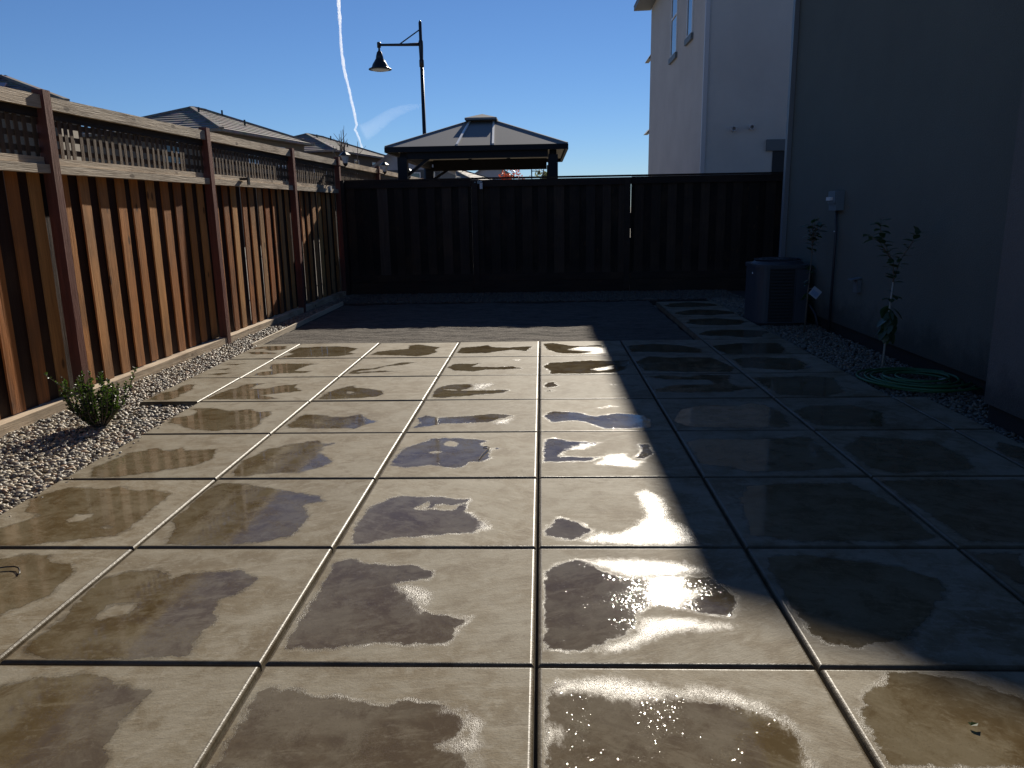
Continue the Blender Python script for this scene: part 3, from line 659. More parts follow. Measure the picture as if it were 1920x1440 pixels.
stray = np.stack([RNG.normal(EX + .03, .04, 46), RNG.uniform(2.6, 6.0, 46)], 1)
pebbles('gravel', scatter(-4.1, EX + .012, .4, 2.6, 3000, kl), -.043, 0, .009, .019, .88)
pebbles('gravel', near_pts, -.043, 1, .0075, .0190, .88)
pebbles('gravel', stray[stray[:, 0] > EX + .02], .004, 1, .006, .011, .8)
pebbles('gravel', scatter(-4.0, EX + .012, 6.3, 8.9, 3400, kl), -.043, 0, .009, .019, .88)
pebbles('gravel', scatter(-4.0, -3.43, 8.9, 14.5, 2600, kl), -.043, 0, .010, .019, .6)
pebbles('gravel', scatter(-3.6, 3.4, 13.16, 14.55, 1700), -.043, 0, .012, .020, .22)  # tint lowered to put the back strip's shade into the pebble colour
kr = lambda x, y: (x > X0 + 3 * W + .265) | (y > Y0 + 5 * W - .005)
pebbles('gravel', scatter(X0 + 3 * W - .004, 3.53, 4.2, 13.16, 2300, kr), -.046, 0, .009, .020, .42)  # same pebbles, tinted darker for the shade beside the house wall

# edging board between gravel and soil
tag(MB().box(-3.425, -3.40, Y0 + 8 * W - .02, 13.1, -.10, .008).build('edging_board', M['bender']), 'thin pale wooden edging board between pebbles and bare soil', 'edging')

# ================================================================== FENCES
fence = empty('wooden_fence', (FX0, 0, 0), 'tall brown board fence with lattice top and red posts along the pebble bed', 'fence', rz=-math.atan(FSK))
POSTS = [.51 + 2.87 * k for k in range(9)]; POSTS[5] = 14.46          # local y
post_src = MB().box(-.04, .05, -.045, .045, -.1, 2.46).build('post', M['post'], fence, origin=(0, 0, 0))
# bevelled post top
post_src.location = (0, POSTS[0], 0)
for k, y in enumerate(POSTS[1:]):
    put(post_src, 'post', fence, (random.gauss(0, .004), y, random.uniform(-.015, .02)), (random.gauss(0, .003), random.gauss(0, .003), 0))
cap_src = None
front_src = MB().box(-.066, -.050, -.069, .069, .06, 1.86).build('board', M['board'], fence, origin=(0, 0, 0))
rear_src = MB().box(-.088, -.072, -.100, .100, .05, 1.86).build('board', M['rear'], fence, origin=(0, 0, 0))
f_first = r_first = True
PITCH = .285
for k in range(len(POSTS) - 1):
    a, c = POSTS[k] + .045, POSTS[k + 1] - .045
    mid = (a + c) / 2; L = c - a
    beyond = POSTS[k] > 14.5
    # rails, caps, kickboard of this bay
    MB().box(-.060, .022, a + .002, c - .002, 2.330, 2.428).build('cap_rail', M['rail'], fence)
    MB().box(-.050, -.018, a + .002, c - .002, 2.262, 2.329).build('rail', M['fascia'], fence)
    MB().box(-.062, .024, a + .002, c - .002, 1.840, 1.906).build('rail', M['rail'], fence)
    MB().box(-.050, .000, a + .05, c - random.uniform(.02, .16), 1.907, 1.962).build('rail', M['rail'], fence)
    if not beyond:
        MB().box(-.10, .042, a + .002, c - .002, -.09, .052).build('kickboard', M['rail'], fence)
    n = int(round(L / PITCH)); pit = L / n
    for i in range(n):
        y = a + (i + .62) * pit
        if y < c - .075:
            lo = (random.gauss(0, .003), y + random.gauss(0, .010), random.gauss(0, .006)); ro = (random.gauss(0, .004), random.gauss(0, .002), random.gauss(0, .022))
            if f_first: front_src.location = lo; front_src.rotation_euler = ro; f_first = False
            else: put(front_src, 'board', fence, lo, ro).scale = (1, random.uniform(.90, 1.09), random.uniform(.988, 1.0))
        y = a + (i + .12) * pit
        lo = (random.gauss(0, .002), y, random.gauss(0, .006))
        if r_first: r_first = False; rear_src.location = lo
        else: put(rear_src, 'board', fence, lo)
for k in range(len(POSTS) - 1):
    put(rear_src, 'board', fence, (0.0005, POSTS[k + 1] - .10, 0))
sl_v = MB().box(-.034, -.026, -.022, .022, 1.963, 2.262).build('lattice_slat', M['slat'], fence, origin=(0, 0, 0)); first = True
for k in range(len(POSTS) - 1):
    a, c = POSTS[k] + .045, POSTS[k + 1] - .045
    n = int((c - a) / .098); pit = (c - a) / n
    for i in range(n):
        lo = (0, a + (i + .5) * pit + random.gauss(0, .003), 0)
        if first: sl_v.location = lo; first = False
        else: put(sl_v, 'lattice_slat', fence, lo, (random.gauss(0, .006), 0, 0))
    for z in (2.020, 2.125, 2.232):
        MB().box(-.045, -.0345, a, c, z - .022, z + .022).build('lattice_slat', M['slat'], fence)

def back_panel(name, x0, x1, label, cat, hgt=2.04, gap=0):
    e = empty(name, ((x0 + x1) / 2, 14.6, 0), label, cat, 'panels of the dark back fence' if cat == 'fence' else None)
    cx = e.location.x
    def P(b, nm, m, **kw): return b.build(nm, m, e, world=True, **kw)
    P(MB().box(x0, x1, 14.535, 14.665, hgt + gap, hgt + gap + .030), 'cap_rail', M['railx'])
    P(MB().box(x0, x1, 14.550, 14.580, hgt - .125, hgt - .002), 'rail', M['railx'])
    P(MB().box(x0, x1, 14.552, 14.582, .20, .325), 'rail', M['railx'])
    P(MB().box(x0, x1, 14.556, 14.584, -.05, .195), 'kickboard', M['railx'])
    n = max(1, int(round((x1 - x0) / .29))); pit = (x1 - x0) / n
    for i in range(n):
        xx = x0 + (i + .5) * pit
        w = .086 + random.uniform(-.012, .010); xx += random.uniform(-.012, .012)
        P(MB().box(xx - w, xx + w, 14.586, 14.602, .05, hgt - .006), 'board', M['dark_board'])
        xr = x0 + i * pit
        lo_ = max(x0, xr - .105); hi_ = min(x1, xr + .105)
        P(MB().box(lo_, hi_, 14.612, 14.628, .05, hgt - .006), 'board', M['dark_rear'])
    P(MB().box(x1 - .10, x1, 14.6125, 14.6285, .05, hgt - .006), 'board', M['dark_rear'])
    return e
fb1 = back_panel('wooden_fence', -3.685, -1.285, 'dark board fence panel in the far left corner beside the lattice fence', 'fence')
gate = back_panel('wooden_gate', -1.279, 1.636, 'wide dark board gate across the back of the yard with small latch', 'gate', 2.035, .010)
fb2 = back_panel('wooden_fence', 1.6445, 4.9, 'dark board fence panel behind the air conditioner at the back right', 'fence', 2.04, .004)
MB().box(-3.69, -3.60, 14.43, 14.52, -.1, 2.06).build('post', M['railx'], fb1, world=True)
for e, xs in ((fb1, (-1.33,)), (fb2, (1.70, 4.85))):
    for x in xs: MB().box(x - .045, x + .045, 14.630, 14.720, -.1, 2.035).build('post', M['railx'], e, world=True)
for x in (-1.215, 1.575):
    MB().box(x - .012 - .04, x + .012 + .04, 14.520, 14.5495, .02, 2.03).build('stile', M['railx'], gate, world=True)
for za, zb in ((.30, .95), (1.12, 1.40)):
    MB().box(1.60, 1.66, 14.6055, 14.6115, za, zb).build('stop', M['railx'], gate, world=True)  # added strips that block part of the light through the gate slit
lt = MB().box(-1.20, -1.09, 14.530, 14.5485, 1.965, 2.020).box(-1.215, -1.19, 14.515, 14.530, 1.98, 2.0).build('latch', M['steel'], gate, world=True)
MB().box(-1.115, -1.065, 14.500, 14.512, 1.87, 1.975).tube([(-1.11, 14.506, 1.975), (-1.10, 14.506, 2.0), (-1.08, 14.506, 2.0), (-1.07, 14.506, 1.975)], .006, 6).build('padlock', M['pale'], gate, world=True)
# small fittings on the lattice fence
fz = fence_x(13.9)
tag(MB().box(fz + .0, fz + .04, 13.87, 13.95, 1.87, 1.955).build('junction_box', M['pale']), 'small white box on the lattice fence rail near the far corner', 'junction box')
fz = fence_x(10.0)
tag(MB().box(fz + .01, fz + .11, 9.96, 10.05, 1.915, 1.945).box(fz + .10, fz + .115, 9.97, 10.04, 1.86, 1.95).build('rail_bracket', M['black']), 'small dark bracket fixed on the middle rail of the lattice fence', 'bracket')
# carriage lamps on the far posts
def lantern(y, label):
    x = fence_x(y) + .17
    e = empty('post_lantern', (x, y, 2.27), label, 'lantern', 'lanterns on the far fence posts')
    B = lambda b, n, m, **k: b.build(n, m, e, world=True, **k)
    B(MB().bar((x - .12, y, 2.33), (x, y, 2.30), .02, .02), 'bracket', M['black'])
    z = 2.31
    B(MB().lathe((x, y, z), [(.012, 0), (.03, .02), (.045, .04), (.05, .055)], 6), 'base', M['black'])
    B(MB().lathe((x, y, z), [(.042, .056), (.075, .185)], 6), 'glass', M['lampglass'])
    B(MB().lathe((x, y, z), [(.11, .186), (.105, .20), (.05, .245), (.018, .26), (.014, .285)], 6), 'roof', M['black'])
lantern(POSTS[5], 'black glass lantern on the corner post, nearest of the fence lanterns')
lantern(POSTS[6], 'black glass lantern left of the gazebo, against the pale gable')
lantern(POSTS[7], 'black glass lantern seen under the gazebo roof past its left post')

# ================================================================== HOUSES
def roof_face(b, e0, e1, t1, t0, n, step=.035):
    e0, e1, t1, t0 = map(Vector, (e0, e1, t1, t0))
    nm = (e1 - e0).cross(t0 - e0)
    if nm.length < 1e-6: nm = (e1 - e0).cross(t1 - e0)
    nm.normalize()
    if nm.z < 0: nm = -nm
    for i in range(n):
        a, c = i / n, (i + 1) / n
        p0, p1 = e0.lerp(t0, a) + nm * step, e1.lerp(t1, a) + nm * step
        q1, q0 = e1.lerp(t1, c), e0.lerp(t0, c)
        r0, r1 = e0.lerp(t0, a) - nm * .01, e1.lerp(t1, a) - nm * .01
        b.add([p0, p1, q1, q0], [(0, 1, 2, 3)]); b.add([r0, r1, p1, p0], [(0, 1, 2, 3)])
def window(parent, p, ux, w, h, nrm, sash=True, sill=True, m_frame=None):
    # p: lower-left corner on the wall plane, ux: unit along the wall, nrm: outward
    p, ux, nrm = Vector(p), Vector(ux), Vector(nrm); up = Vector((0, 0, 1)); mf = m_frame or M['frame']
    def bx(b, a0, a1, z0, z1, d0, d1):
        q = lambda a, z, d: p + ux * a + up * z + nrm * d
        b.hexa([q(a0, z0, d0), q(a1, z0, d0), q(a1, z0, d1), q(a0, z0, d1)], [q(a0, z1, d0), q(a1, z1, d0), q(a1, z1, d1), q(a0, z1, d1)])
    b = MB(); f = .05
    bx(b, 0, w, 0, f, .002, .035); bx(b, 0, w, h - f, h, .002, .035); bx(b, 0, f, f, h - f, .002, .034); bx(b, w - f, w, f, h - f, .002, .034)
    if sash: bx(b, f, w - f, h * .5 - .025, h * .5 + .025, .002, .033)
    wd = b.build('window', mf, parent, world=True)
    pl = Vector(parent.location) + wd.location
    g_ = MB()
    q = lambda a, z, d: p + ux * a + up * z + nrm * d
    g_.add([q(f, f, .012), q(w - f, f, .012), q(w - f, h - f, .012), q(f, h - f, .012)], [(0, 1, 2, 3)])
    gl = g_.build('pane', M['glass'], None); gl.location = Vector(gl.location) - pl; gl.parent = wd
    if sill:
        s = MB(); bx(s, -.08, w + .08, -.16, -.005, .002, .07)
        so = s.build('sill', M['trim'], None); so.location = Vector(so.location) - pl; so.parent = wd
    return wd

# --- own house on the right
own = empty('stucco_house', (3.52, 5.46, 0), 'dark grey green stucco house wall along the right side of the yard', 'house')
o_ = lambda b, n, m, **k: b.build(n, m, own, world=True, **k)
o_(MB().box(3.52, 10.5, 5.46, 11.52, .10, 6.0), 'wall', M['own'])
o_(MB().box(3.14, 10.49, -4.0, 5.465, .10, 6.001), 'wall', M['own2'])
o_(MB().box(3.545, 10.4, 5.50, 11.49, -.12, .0995).box(3.165, 10.3, -3.97, 5.44, -.119, .0992), 'foundation', M['found'])
rb = MB()
roof_face(rb, (3.05, 12.0, 5.98), (3.05, -4.5, 5.98), (7.0, -4.5, 7.65), (7.0, 12.0, 7.65), 14)
roof_face(rb, (11.0, -4.5, 5.98), (11.0, 12.0, 5.98), (7.0, 12.0, 7.65), (7.0, -4.5, 7.65), 14)
rb.add([(3.05, 12.0, 5.96), (11, 12, 5.96), (11, -4.5, 5.96), (3.05, -4.5, 5.96)], [(0, 1, 2, 3)])
rb.add([(3.6, 11.5, 5.97), (10.5, 11.5, 5.97), (7, 11.5, 7.6)], [(0, 1, 2)])
rf = o_(rb, 'roof', M['tile'])
o_(MB().box(3.452, 3.515, 11.44, 11.535, .12, 5.9), 'downspout', M['spout_own'])
# disconnect box and conduit on the wall
bxo = empty('disconnect_box', (3.46, 9.5, 1.42), 'grey metal electrical box high on the dark wall with conduit below', 'electrical box')
MB().box(3.43, 3.518, 9.36, 9.60, 1.42, 1.645).build('housing', M['steel'], bxo, world=True)
MB().box(3.412, 3.4295, 9.37, 9.59, 1.50, 1.64).build('cover', M['steel'], bxo, world=True)
MB().box(3.385, 3.4115, 9.44, 9.58, 1.535, 1.575).build('handle', M['pale'], bxo, world=True)
MB().tube([(3.49, 9.5, 1.42), (3.49, 9.5, 1.30), (3.485, 9.46, 1.22), (3.49, 9.47, .9), (3.49, 9.47, -.05)], .016, 8).build('conduit', M['conduit'], bxo, smooth=True, world=True)
MB().box(3.466, 3.474, 9.455, 9.487, 1.17, 1.185).build('strap', M['pale'], bxo, world=True)
ho = empty('outlet_cover', (3.5, 8.73, .53), 'small weatherproof outlet cover low on the dark wall', 'outlet cover')
MB().box(3.47, 3.518, 8.68, 8.78, .535, .68).build('housing', M['trim'], ho, world=True)
MB().hexa([(3.40, 8.675, .668), (3.519, 8.675, .690), (3.519, 8.785, .690), (3.40, 8.785, .668)], [(3.40, 8.675, .678), (3.519, 8.675, .700), (3.519, 8.785, .700), (3.40, 8.785, .678)]).build('lid', M['trim'], ho, world=True)

# --- neighbour house at the back right (its eave throws the big shadow on the patio)
NX, NYN, NYF, NE = 4.007, 20.0, 30.1, 8.62
nb = empty('stucco_house', (NX, NYN, 0), 'tall taupe stucco house beyond the back fence with two narrow windows', 'house')
n_ = lambda b, n, m, **k: b.build(n, m, nb, world=True, **k)
w_ = MB(); w_.box(NX, 16, NYN, NYF, -.12, NE)
w_.add([(NX, NYN, NE), (16, NYN, NE), (10, NYN, NE + 2.5), (NX, NYF, NE), (16, NYF, NE), (10, NYF, NE + 2.5)], [(0, 1, 2), (4, 3, 5)])
n_(w_, 'wall', M['nb'])
rb = MB(); EVX = NX - .60; SLP = .4167
ez = NE - .10
roof_face(rb, (EVX, NYF + .25, ez), (EVX, NYN - .66, ez), (10, NYN - .66, ez + (10 - EVX) * SLP), (10, NYF + .25, ez + (10 - EVX) * SLP), 20)
roof_face(rb, (16.5, NYN - .66, ez), (16.5, NYF + .25, ez), (10, NYF + .25, ez + (10 - EVX) * SLP), (10, NYN - .66, ez + (10 - EVX) * SLP), 20)
fa = MB()
fa.add([(EVX, NYN - .66, ez - .12), (EVX, NYF + .25, ez - .12), (EVX, NYF + .25, ez), (EVX, NYN - .66, ez)], [(0, 1, 2, 3)])
fa.add([(EVX, NYN - .66, ez - .12), (EVX, NYF + .25, ez - .12), (NX + .01, NYF + .25, ez - .11), (NX + .01, NYN - .66, ez - .11)], [(0, 1, 2, 3)])
for yy in (NYN - .66, NYF + .25):
    fa.add([(EVX, yy, ez - .12), (EVX, yy, ez), (10, yy, ez + (10 - EVX) * SLP), (10, yy, ez + (10 - EVX) * SLP - .2)], [(0, 1, 2, 3)])
n_(fa, 'fascia', M['trim'])
n_(rb, 'roof', M['tile'])
n_(MB().box(NX - .070, NX + .03, NYN - .05, NYN + .055, .1, NE - .2), 'downspout', M['spout'])
window(nb, (NX, 25.40, 5.90), (0, -1, 0), 1.05, 2.15, (-1, 0, 0))
window(nb, (NX, 22.72, 5.92), (0, -1, 0), .80, 2.15, (-1, 0, 0))
for x, z in ((4.70, 3.318), (5.135, 3.345)):
    v = MB(); prof = [(.062, 0), (.062, .13), (.045, .13), (.045, .02)]
    ring = []
    for r_, d in prof:
        ring.append([(x + r_ * math.cos(a), NYN - d, z + r_ * math.sin(a)) for a in [2 * math.pi * k / 14 for k in range(14)]])
    for rg in ring: v.v += rg
    for i in range(3):
        for k in range(14): v.f.append((i * 14 + k, i * 14 + (k + 1) % 14, i * 14 + 14 + (k + 1) % 14, i * 14 + 14 + k))
    v.f.append(tuple(range(42, 56)))
    n_(v, 'vent_pipe', M['spout'], smooth=False)
n_(MB().box(5.52, 7.4, NYN - .06, NYN - .002, 2.79, 3.055), 'door_trim', M['trim'])
n_(MB().box(5.69, 7.2, NYN - .02, NYN - .003, 0, 2.785), 'door', M['acdark'])
for z0, z1 in ((6.74, 6.97), (4.17, 4.34)):
    v = MB(); y = NYF + .03
    v.add([(NX + .06, y, z1), (NX - .09, y, z0), (NX + .06, y, z0), (NX + .06, y + .9, z1), (NX - .09, y + .9, z0), (NX + .06, y + .9, z0)], [(0, 1, 2), (3, 5, 4), (0, 3, 4, 1), (1, 4, 5, 2), (0, 2, 5, 3)])
    n_(v, 'pop_out_roof', M['trim'])

# --- the houses on the left, beyond the fence
def hip_house(corner, az, length, width, ez, rz, label, wallm, group='tile roofed houses beyond the fence', over=.45, n=10):
    # corner = near right eave corner; the right eave runs along az (from +Y), the house extends to the left
    e = empty('tile_roof_house', (corner[0], corner[1], 0), label, 'house', group)
    a = math.radians(az); d = Vector((math.sin(a), math.cos(a), 0)); l = Vector((-math.cos(a), math.sin(a), 0))
    C = Vector((corner[0], corner[1], ez))
    D = C + d * length; E_ = C + l * width; F_ = D + l * width
    A = C + d * (width / 2) + l * (width / 2); B = D - d * (width / 2) + l * (width / 2); A.z = B.z = rz
    b = MB()
    roof_face(b, C, D, B, A, n); roof_face(b, E_, C, A, A, n); roof_face(b, D, F_, B, B, n); roof_face(b, F_, E_, A, B, n)
    dn = Vector((0, 0, -.09))
    for p, q in ((C, D), (D, F_), (F_, E_), (E_, C)): b.add([p, q, q + dn, p + dn], [(0, 1, 2, 3)])
    b.add([C + dn * .9, D + dn * .9, F_ + dn * .9, E_ + dn * .9], [(0, 1, 2, 3)])
    roof = b.build('roof', M['tile'], e, world=True)
    rl = Vector(e.location) + roof.location
    h = MB()
    for p, q in ((C, A), (D, B), (E_, A), (F_, B), (A, B)): h.bar(p + Vector((0, 0, .05)), q + Vector((0, 0, .05)), .22, .10)
    ho_ = h.build('ridge_cap', M['tile']); ho_.location = Vector(ho_.location) - rl; ho_.parent = roof
    for fr, lr in ((.55, .22), (.62, .42), (.30, .35)):
        p = C.lerp(D, fr) + l * (width * lr); p.z = ez + (rz - ez) * lr * 2
        v = MB().tube([p + Vector((0, 0, -.05)), p + Vector((0, 0, .32))], .05, 8).build('vent', M['black']); v.location = Vector(v.location) - rl; v.parent = roof
    wv = MB(); o = over
    c0, d0, f0, e0 = C + d * o + l * o, D - d * o + l * o, F_ - d * o - l * o, E_ + d * o - l * o
    wv.hexa([(p.x, p.y, -.12) for p in (c0, d0, f0, e0)], [(p.x, p.y, ez - .10) for p in (c0, d0, f0, e0)])
    wv.build('wall', wallm, e, world=True)
    c0 = Vector((c0.x, c0.y, 0))
    return e, c0, d0, e0, d, l
h2, c0, d0, e0, d, l = hip_house((-14.75, 37.0), 9.7, 9.6, 8.4, 5.36, 6.92, 'two storey beige house with brown tile hip roof, largest behind the lattice fence', M['farwall'])
for fr in (.28, .62): window(h2, c0 + d * (8.7 * fr) + Vector((0, 0, 4.0)), d, .95, 1.0, -l, m_frame=M['frame'])
window(h2, c0 + l * 3.0 + Vector((0, 0, 3.9)), -l, 1.0, 1.0, -d)
h3, c0, d0, e0, d, l = hip_house((-13.2, 51.5), 10.5, 10.5, 8.0, 5.42, 6.85, 'beige house with tile hip roof behind the bare tree', M['farwall'])
for fr in (.35, .68, .85): window(h3, c0 + d * (9.6 * fr) + Vector((0, 0, 4.1)), d, .8, .95, -l)
window(h3, c0 + l * 1.4 + Vector((0, 0, 3.9)), -l, .9, 1.0, -d)
h1, c0, d0, e0, d, l = hip_house((-22.9, 23.25), 70, 8.0, 4.5, 5.15, 6.15, 'house roof with solar panels at the far left edge over the fence', M['farwall'])
C1 = Vector((-22.9, 23.25, 5.15)); slope = l * 2.25 + Vector((0, 0, 1.0)); sl_n = d.cross(slope).normalized()
if sl_n.z < 0: sl_n = -sl_n
for j, n_p in enumerate((5, 4)):
    for i in range(n_p):
        p = C1 + d * (2.2 + j * .45 + i * .98) + slope * (.22 + j * .36) + sl_n * .14
        if (p - C1).dot(d) + .95 > 8.0 - 2.25 * (.55 + j * .36) - .1: continue
        a_, b_ = d * .95, slope * .315
        q = MB().hexa([p, p + a_, p + a_ + b_, p + b_], [p + sl_n * .04, p + a_ + sl_n * .04, p + a_ + b_ + sl_n * .04, p + b_ + sl_n * .04])
        q.build('solar_panel', M['solar'], h1, world=True)
# gable house left of the gazebo
def gable_house(x0, x1, y0, y1, ez, rz, label, up_m, low_m, zsplit, xr=None):
    e = empty('gable_house', ((x0 + x1) / 2, y0, 0), label, 'house', 'tile roofed houses beyond the fence')
    xm = (x0 + x1) / 2 if xr is None else xr
    b = MB(); b.box(x0, x1, y0, y1, zsplit, ez)
    b.add([(x0, y0, ez), (x1, y0, ez), (xm, y0, rz), (x0, y1, ez), (x1, y1, ez), (xm, y1, rz)], [(0, 1, 2), (4, 3, 5)])
    b.build('wall', up_m, e, world=True)
    MB().box(x0 - .03, x1 + .03, y0 - .03, y1 + .03, -.12, zsplit - .003).build('wall', low_m, e, world=True)
    r = MB(); o = .4; s1 = (rz - ez) / (xm - x0); s2 = (rz - ez) / (x1 - xm)
    roof_face(r, (x0 - o, y1 + o, ez - o * s1 + .05), (x0 - o, y0 - o, ez - o * s1 + .05), (xm, y0 - o, rz + .06), (xm, y1 + o, rz + .06), 8)
    roof_face(r, (x1 + o, y0 - o, ez - o * s2 + .05), (x1 + o, y1 + o, ez - o * s2 + .05), (xm, y1 + o, rz + .06), (xm, y0 - o, rz + .06), 8)
    for (xa, za), (xb, zb) in (((x0 - o, ez - o * s1 + .05), (xm, rz + .06)), ((x1 + o, ez - o * s2 + .05), (xm, rz + .06))):
        r.add([(xa, y0 - o, za - .2), (xb, y0 - o, zb - .2), (xb, y0 - o, zb), (xa, y0 - o, za)], [(0, 1, 2, 3)])
    r.build('roof', M['tile'], e, world=True)
    return e
h4 = gable_house(-10.6, -6.6, 52, 62, 4.55, 5.95, 'pale grey gable house just left of and behind the gazebo', M['farwall2'], M['fardark'], 4.12)
window(h4, (-8.55, 52 - .03, 3.1), (1, 0, 0), .7, .85, (0, -1, 0), sill=False)
window(h4, (-7.6, 52 - .03, 3.1), (1, 0, 0), .7, .85, (0, -1, 0), sill=False)
h5, c0, d0, e0, d, l = hip_house((-6.2, 72.0), 14, 9, 12, 4.2, 6.3, 'low tile roofed house seen under the middle of the gazebo', M['farwall2'])
window(h5, c0 + l * 8.4 + Vector((0, 0, 2.5)), -l, .9, 1.3, -d, sill=False); window(h5, c0 + l * 5.4 + Vector((0, 0, 2.5)), -l, .9, 1.3, -d, sill=False)
h6 = gable_house(-6.9, -3.4, 84, 94, 5.2, 6.35, 'small distant gable roof under the gazebo, left of the red tree', M['farwall2'], M['fardark'], 4.4)

# ================================================================== GAZEBO
gz0 = empty('gazebo', (-1.28, 18.0, 0), 'black hardtop gazebo with grey steel roof standing beyond the back fence', 'gazebo')
G = lambda b, n, m, **k: b.build(n, m, gz0, world=True, **k)
gx0, gx1, gy0, gy1, ge = -3.08, .52, 15.9, 20.3, 2.745
for x in (-2.77, .245):
    for y in (16.05, 19.95): G(MB().box(x - .095, x + .095, y - .095, y + .095, -.12, 2.55), 'post', M['gaz'])
G(MB().box(-2.67, .145, 15.98, 16.10, 2.505, 2.66), 'beam', M['gaz']); G(MB().box(-2.67, .145, 19.88, 20.02, 2.46, 2.72), 'beam', M['gaz'])
G(MB().box(-2.84, -2.70, 16.15, 19.85, 2.505, 2.655), 'beam', M['gaz']); G(MB().box(.175, .315, 16.15, 19.85, 2.505, 2.655), 'beam', M['gaz'])
tx0, tx1, ty0, ty1, tz = -1.58, -.99, 17.72, 18.48, 3.38
r = MB()
LL = [((gx0, gy0, ge), (gx1, gy0, ge), (tx1, ty0, tz), (tx0, ty0, tz)), ((gx1, gy0, ge), (gx1, gy1, ge), (tx1, ty1, tz), (tx1, ty0, tz)),
      ((gx1, gy1, ge), (gx0, gy1, ge), (tx0, ty1, tz), (tx1, ty1, tz)), ((gx0, gy1, ge), (gx0, gy0, ge), (tx0, ty0, tz), (tx0, ty1, tz))]
for p in LL: r.add(list(p), [(0, 1, 2, 3)])
G(r, 'roof', M['gazroof'])
r = MB()
for p in LL: r.add([(x, y, z - .03) for x, y, z in p], [(3, 2, 1, 0)])
G(r, 'ceiling', M['gazunder'])
fz_ = MB()
for a, c in (((gx0, gy0), (gx1, gy0)), ((gx1, gy0), (gx1, gy1)), ((gx1, gy1), (gx0, gy1)), ((gx0, gy1), (gx0, gy0))):
    fz_.bar((a[0], a[1], ge - .055), (c[0], c[1], ge - .055), .05, .10)
G(fz_, 'gutter', M['gaz'])
for (xe, xt) in ((-1.66, -1.545), (-.94, -1.02)):
    G(MB().bar((xe, gy0 + .01, ge + .018), (xt, ty0, tz + .018), .042, .03), 'roof_seam', M['seam'])
for p, q in (((gx0, gy0, ge), (tx0, ty0, tz)), ((gx1, gy0, ge), (tx1, ty0, tz)), ((gx0, gy1, ge), (tx0, ty1, tz)), ((gx1, gy1, ge), (tx1, ty1, tz))):
    G(MB().bar((p[0], p[1], p[2] + .008), (q[0], q[1], q[2] + .008), .05, .03), 'roof_seam', M['gazroof'])
G(MB().box(tx0 + .04, tx1 - .04, ty0 + .04, ty1 - .04, tz - .10, tz + .10), 'vent_opening', M['gaz'])
cu = MB(); cz = tz + .055
q4 = [(tx0 - .05, ty0 - .30, cz), (tx1 + .05, ty0 - .30, cz), (tx1 + .05, ty1 + .30, cz), (tx0 - .05, ty1 + .30, cz)]
ap0, ap1 = (-1.285, 17.95, cz + .13), (-1.285, 18.25, cz + .13)
cu.add(q4 + [ap0, ap1], [(0, 1, 4), (1, 2, 5, 4), (2, 3, 5), (3, 0, 4, 5)])
cu.add([(x, y, z - .04) for x, y, z in q4] + q4, [(3, 2, 1, 0), (0, 1, 5, 4), (1, 2, 6, 5), (2, 3, 7, 6), (3, 0, 4, 7)])
G(cu, 'cupola', M['gazroof'])
for s_ in (-1.8, -.55): G(MB().bar((s_, 16.0, 2.62), (-1.28 + (s_ + 1.28) * .3, 17.7, 3.32), .04, .05), 'rafter', M['gaz'])
for s_ in (-1.8, -.75): G(MB().bar((s_, 20.1, 2.64), (-1.28 + (s_ + 1.28) * .3, 18.5, 3.32), .06, .06), 'rafter', M['gaz'])
for p, q in (((-2.70, 16.12, 2.2), (-2.25, 16.05, 2.52)), ((-2.77, 19.85, 2.2), (-2.3, 19.95, 2.5))):
    G(MB().bar(p, q, .05, .06), 'brace', M['gaz'])

# ================================================================== STREET LAMPS
def street_lamp(x, y, top, s, label, side=-1):
    e = empty('street_lamp', (x, y, 0), label, 'street lamp', 'black street lamps')
    B = lambda b, n, **k: b.build(n, k.pop('m', M['black']), e, world=True, **k)
    B(MB().lathe((x, y, 0), [(.16 * s, -.1), (.16 * s, .5), (.10 * s, .6), (.07 * s, 1.2), (.056 * s, top - 1.3 * s)], 14), 'pole', smooth=True)
    B(MB().lathe((x, y, 0), [(.075 * s, top - 1.35 * s), (.075 * s, top - 1.15 * s), (.06 * s, top - 1.13 * s), (.072 * s, top - .75 * s), (.072 * s, top - .60 * s), (.05 * s, top - .55 * s), (.05 * s, top - .05 * s), (.03 * s, top), (.0, top + .03)], 14), 'pole_head', smooth=True)
    za = top - .68 * s; xe = x + side * 1.33 * s
    B(MB().tube([(x, y, za), (x + side * .5 * s, y, za - .005), (xe, y, za + .01)], [.055 * s, .042 * s, .036 * s], 10), 'arm', smooth=True)
    B(MB().tube([(x, y, top - .24 * s), (x + side * .70 * s, y, za)], .020 * s, 8), 'brace', smooth=True)
    c = (xe, y, za)
    B(MB().lathe(c, [(.055 * s, .09 * s), (.06 * s, .05 * s), (.06 * s, -.07 * s), (.03 * s, -.08 * s), (.035 * s, -.16 * s), (.08 * s, -.21 * s), (.105 * s, -.30 * s), (.12 * s, -.36 * s), (.115 * s, -.38 * s), (.17 * s, -.47 * s), (.23 * s, -.56 * s), (.26 * s, -.64 * s), (.27 * s, -.66 * s), (.36 * s, -.70 * s), (.365 * s, -.725 * s), (.30 * s, -.72 * s)], 24), 'lamp_shade', smooth=True)
    B(MB().lathe(c, [(.30 * s, -.722 * s), (.24 * s, -.755 * s), (.12 * s, -.775 * s), (.01 * s, -.78 * s)], 20), 'lens', m=M['lampglass'], smooth=True)
street_lamp(-3.745, 26.0, 7.30, 1.0, 'tall black street lamp with bell shade rising behind the gazebo')
street_lamp(-10.05, 70.0, 7.55, 1.0, 'distant street lamp top just above the left gazebo eave', side=1)
street_lamp(-1.15, 100.0, 6.85, 1.1, 'distant street lamp seen under the gazebo near the right post', side=1)

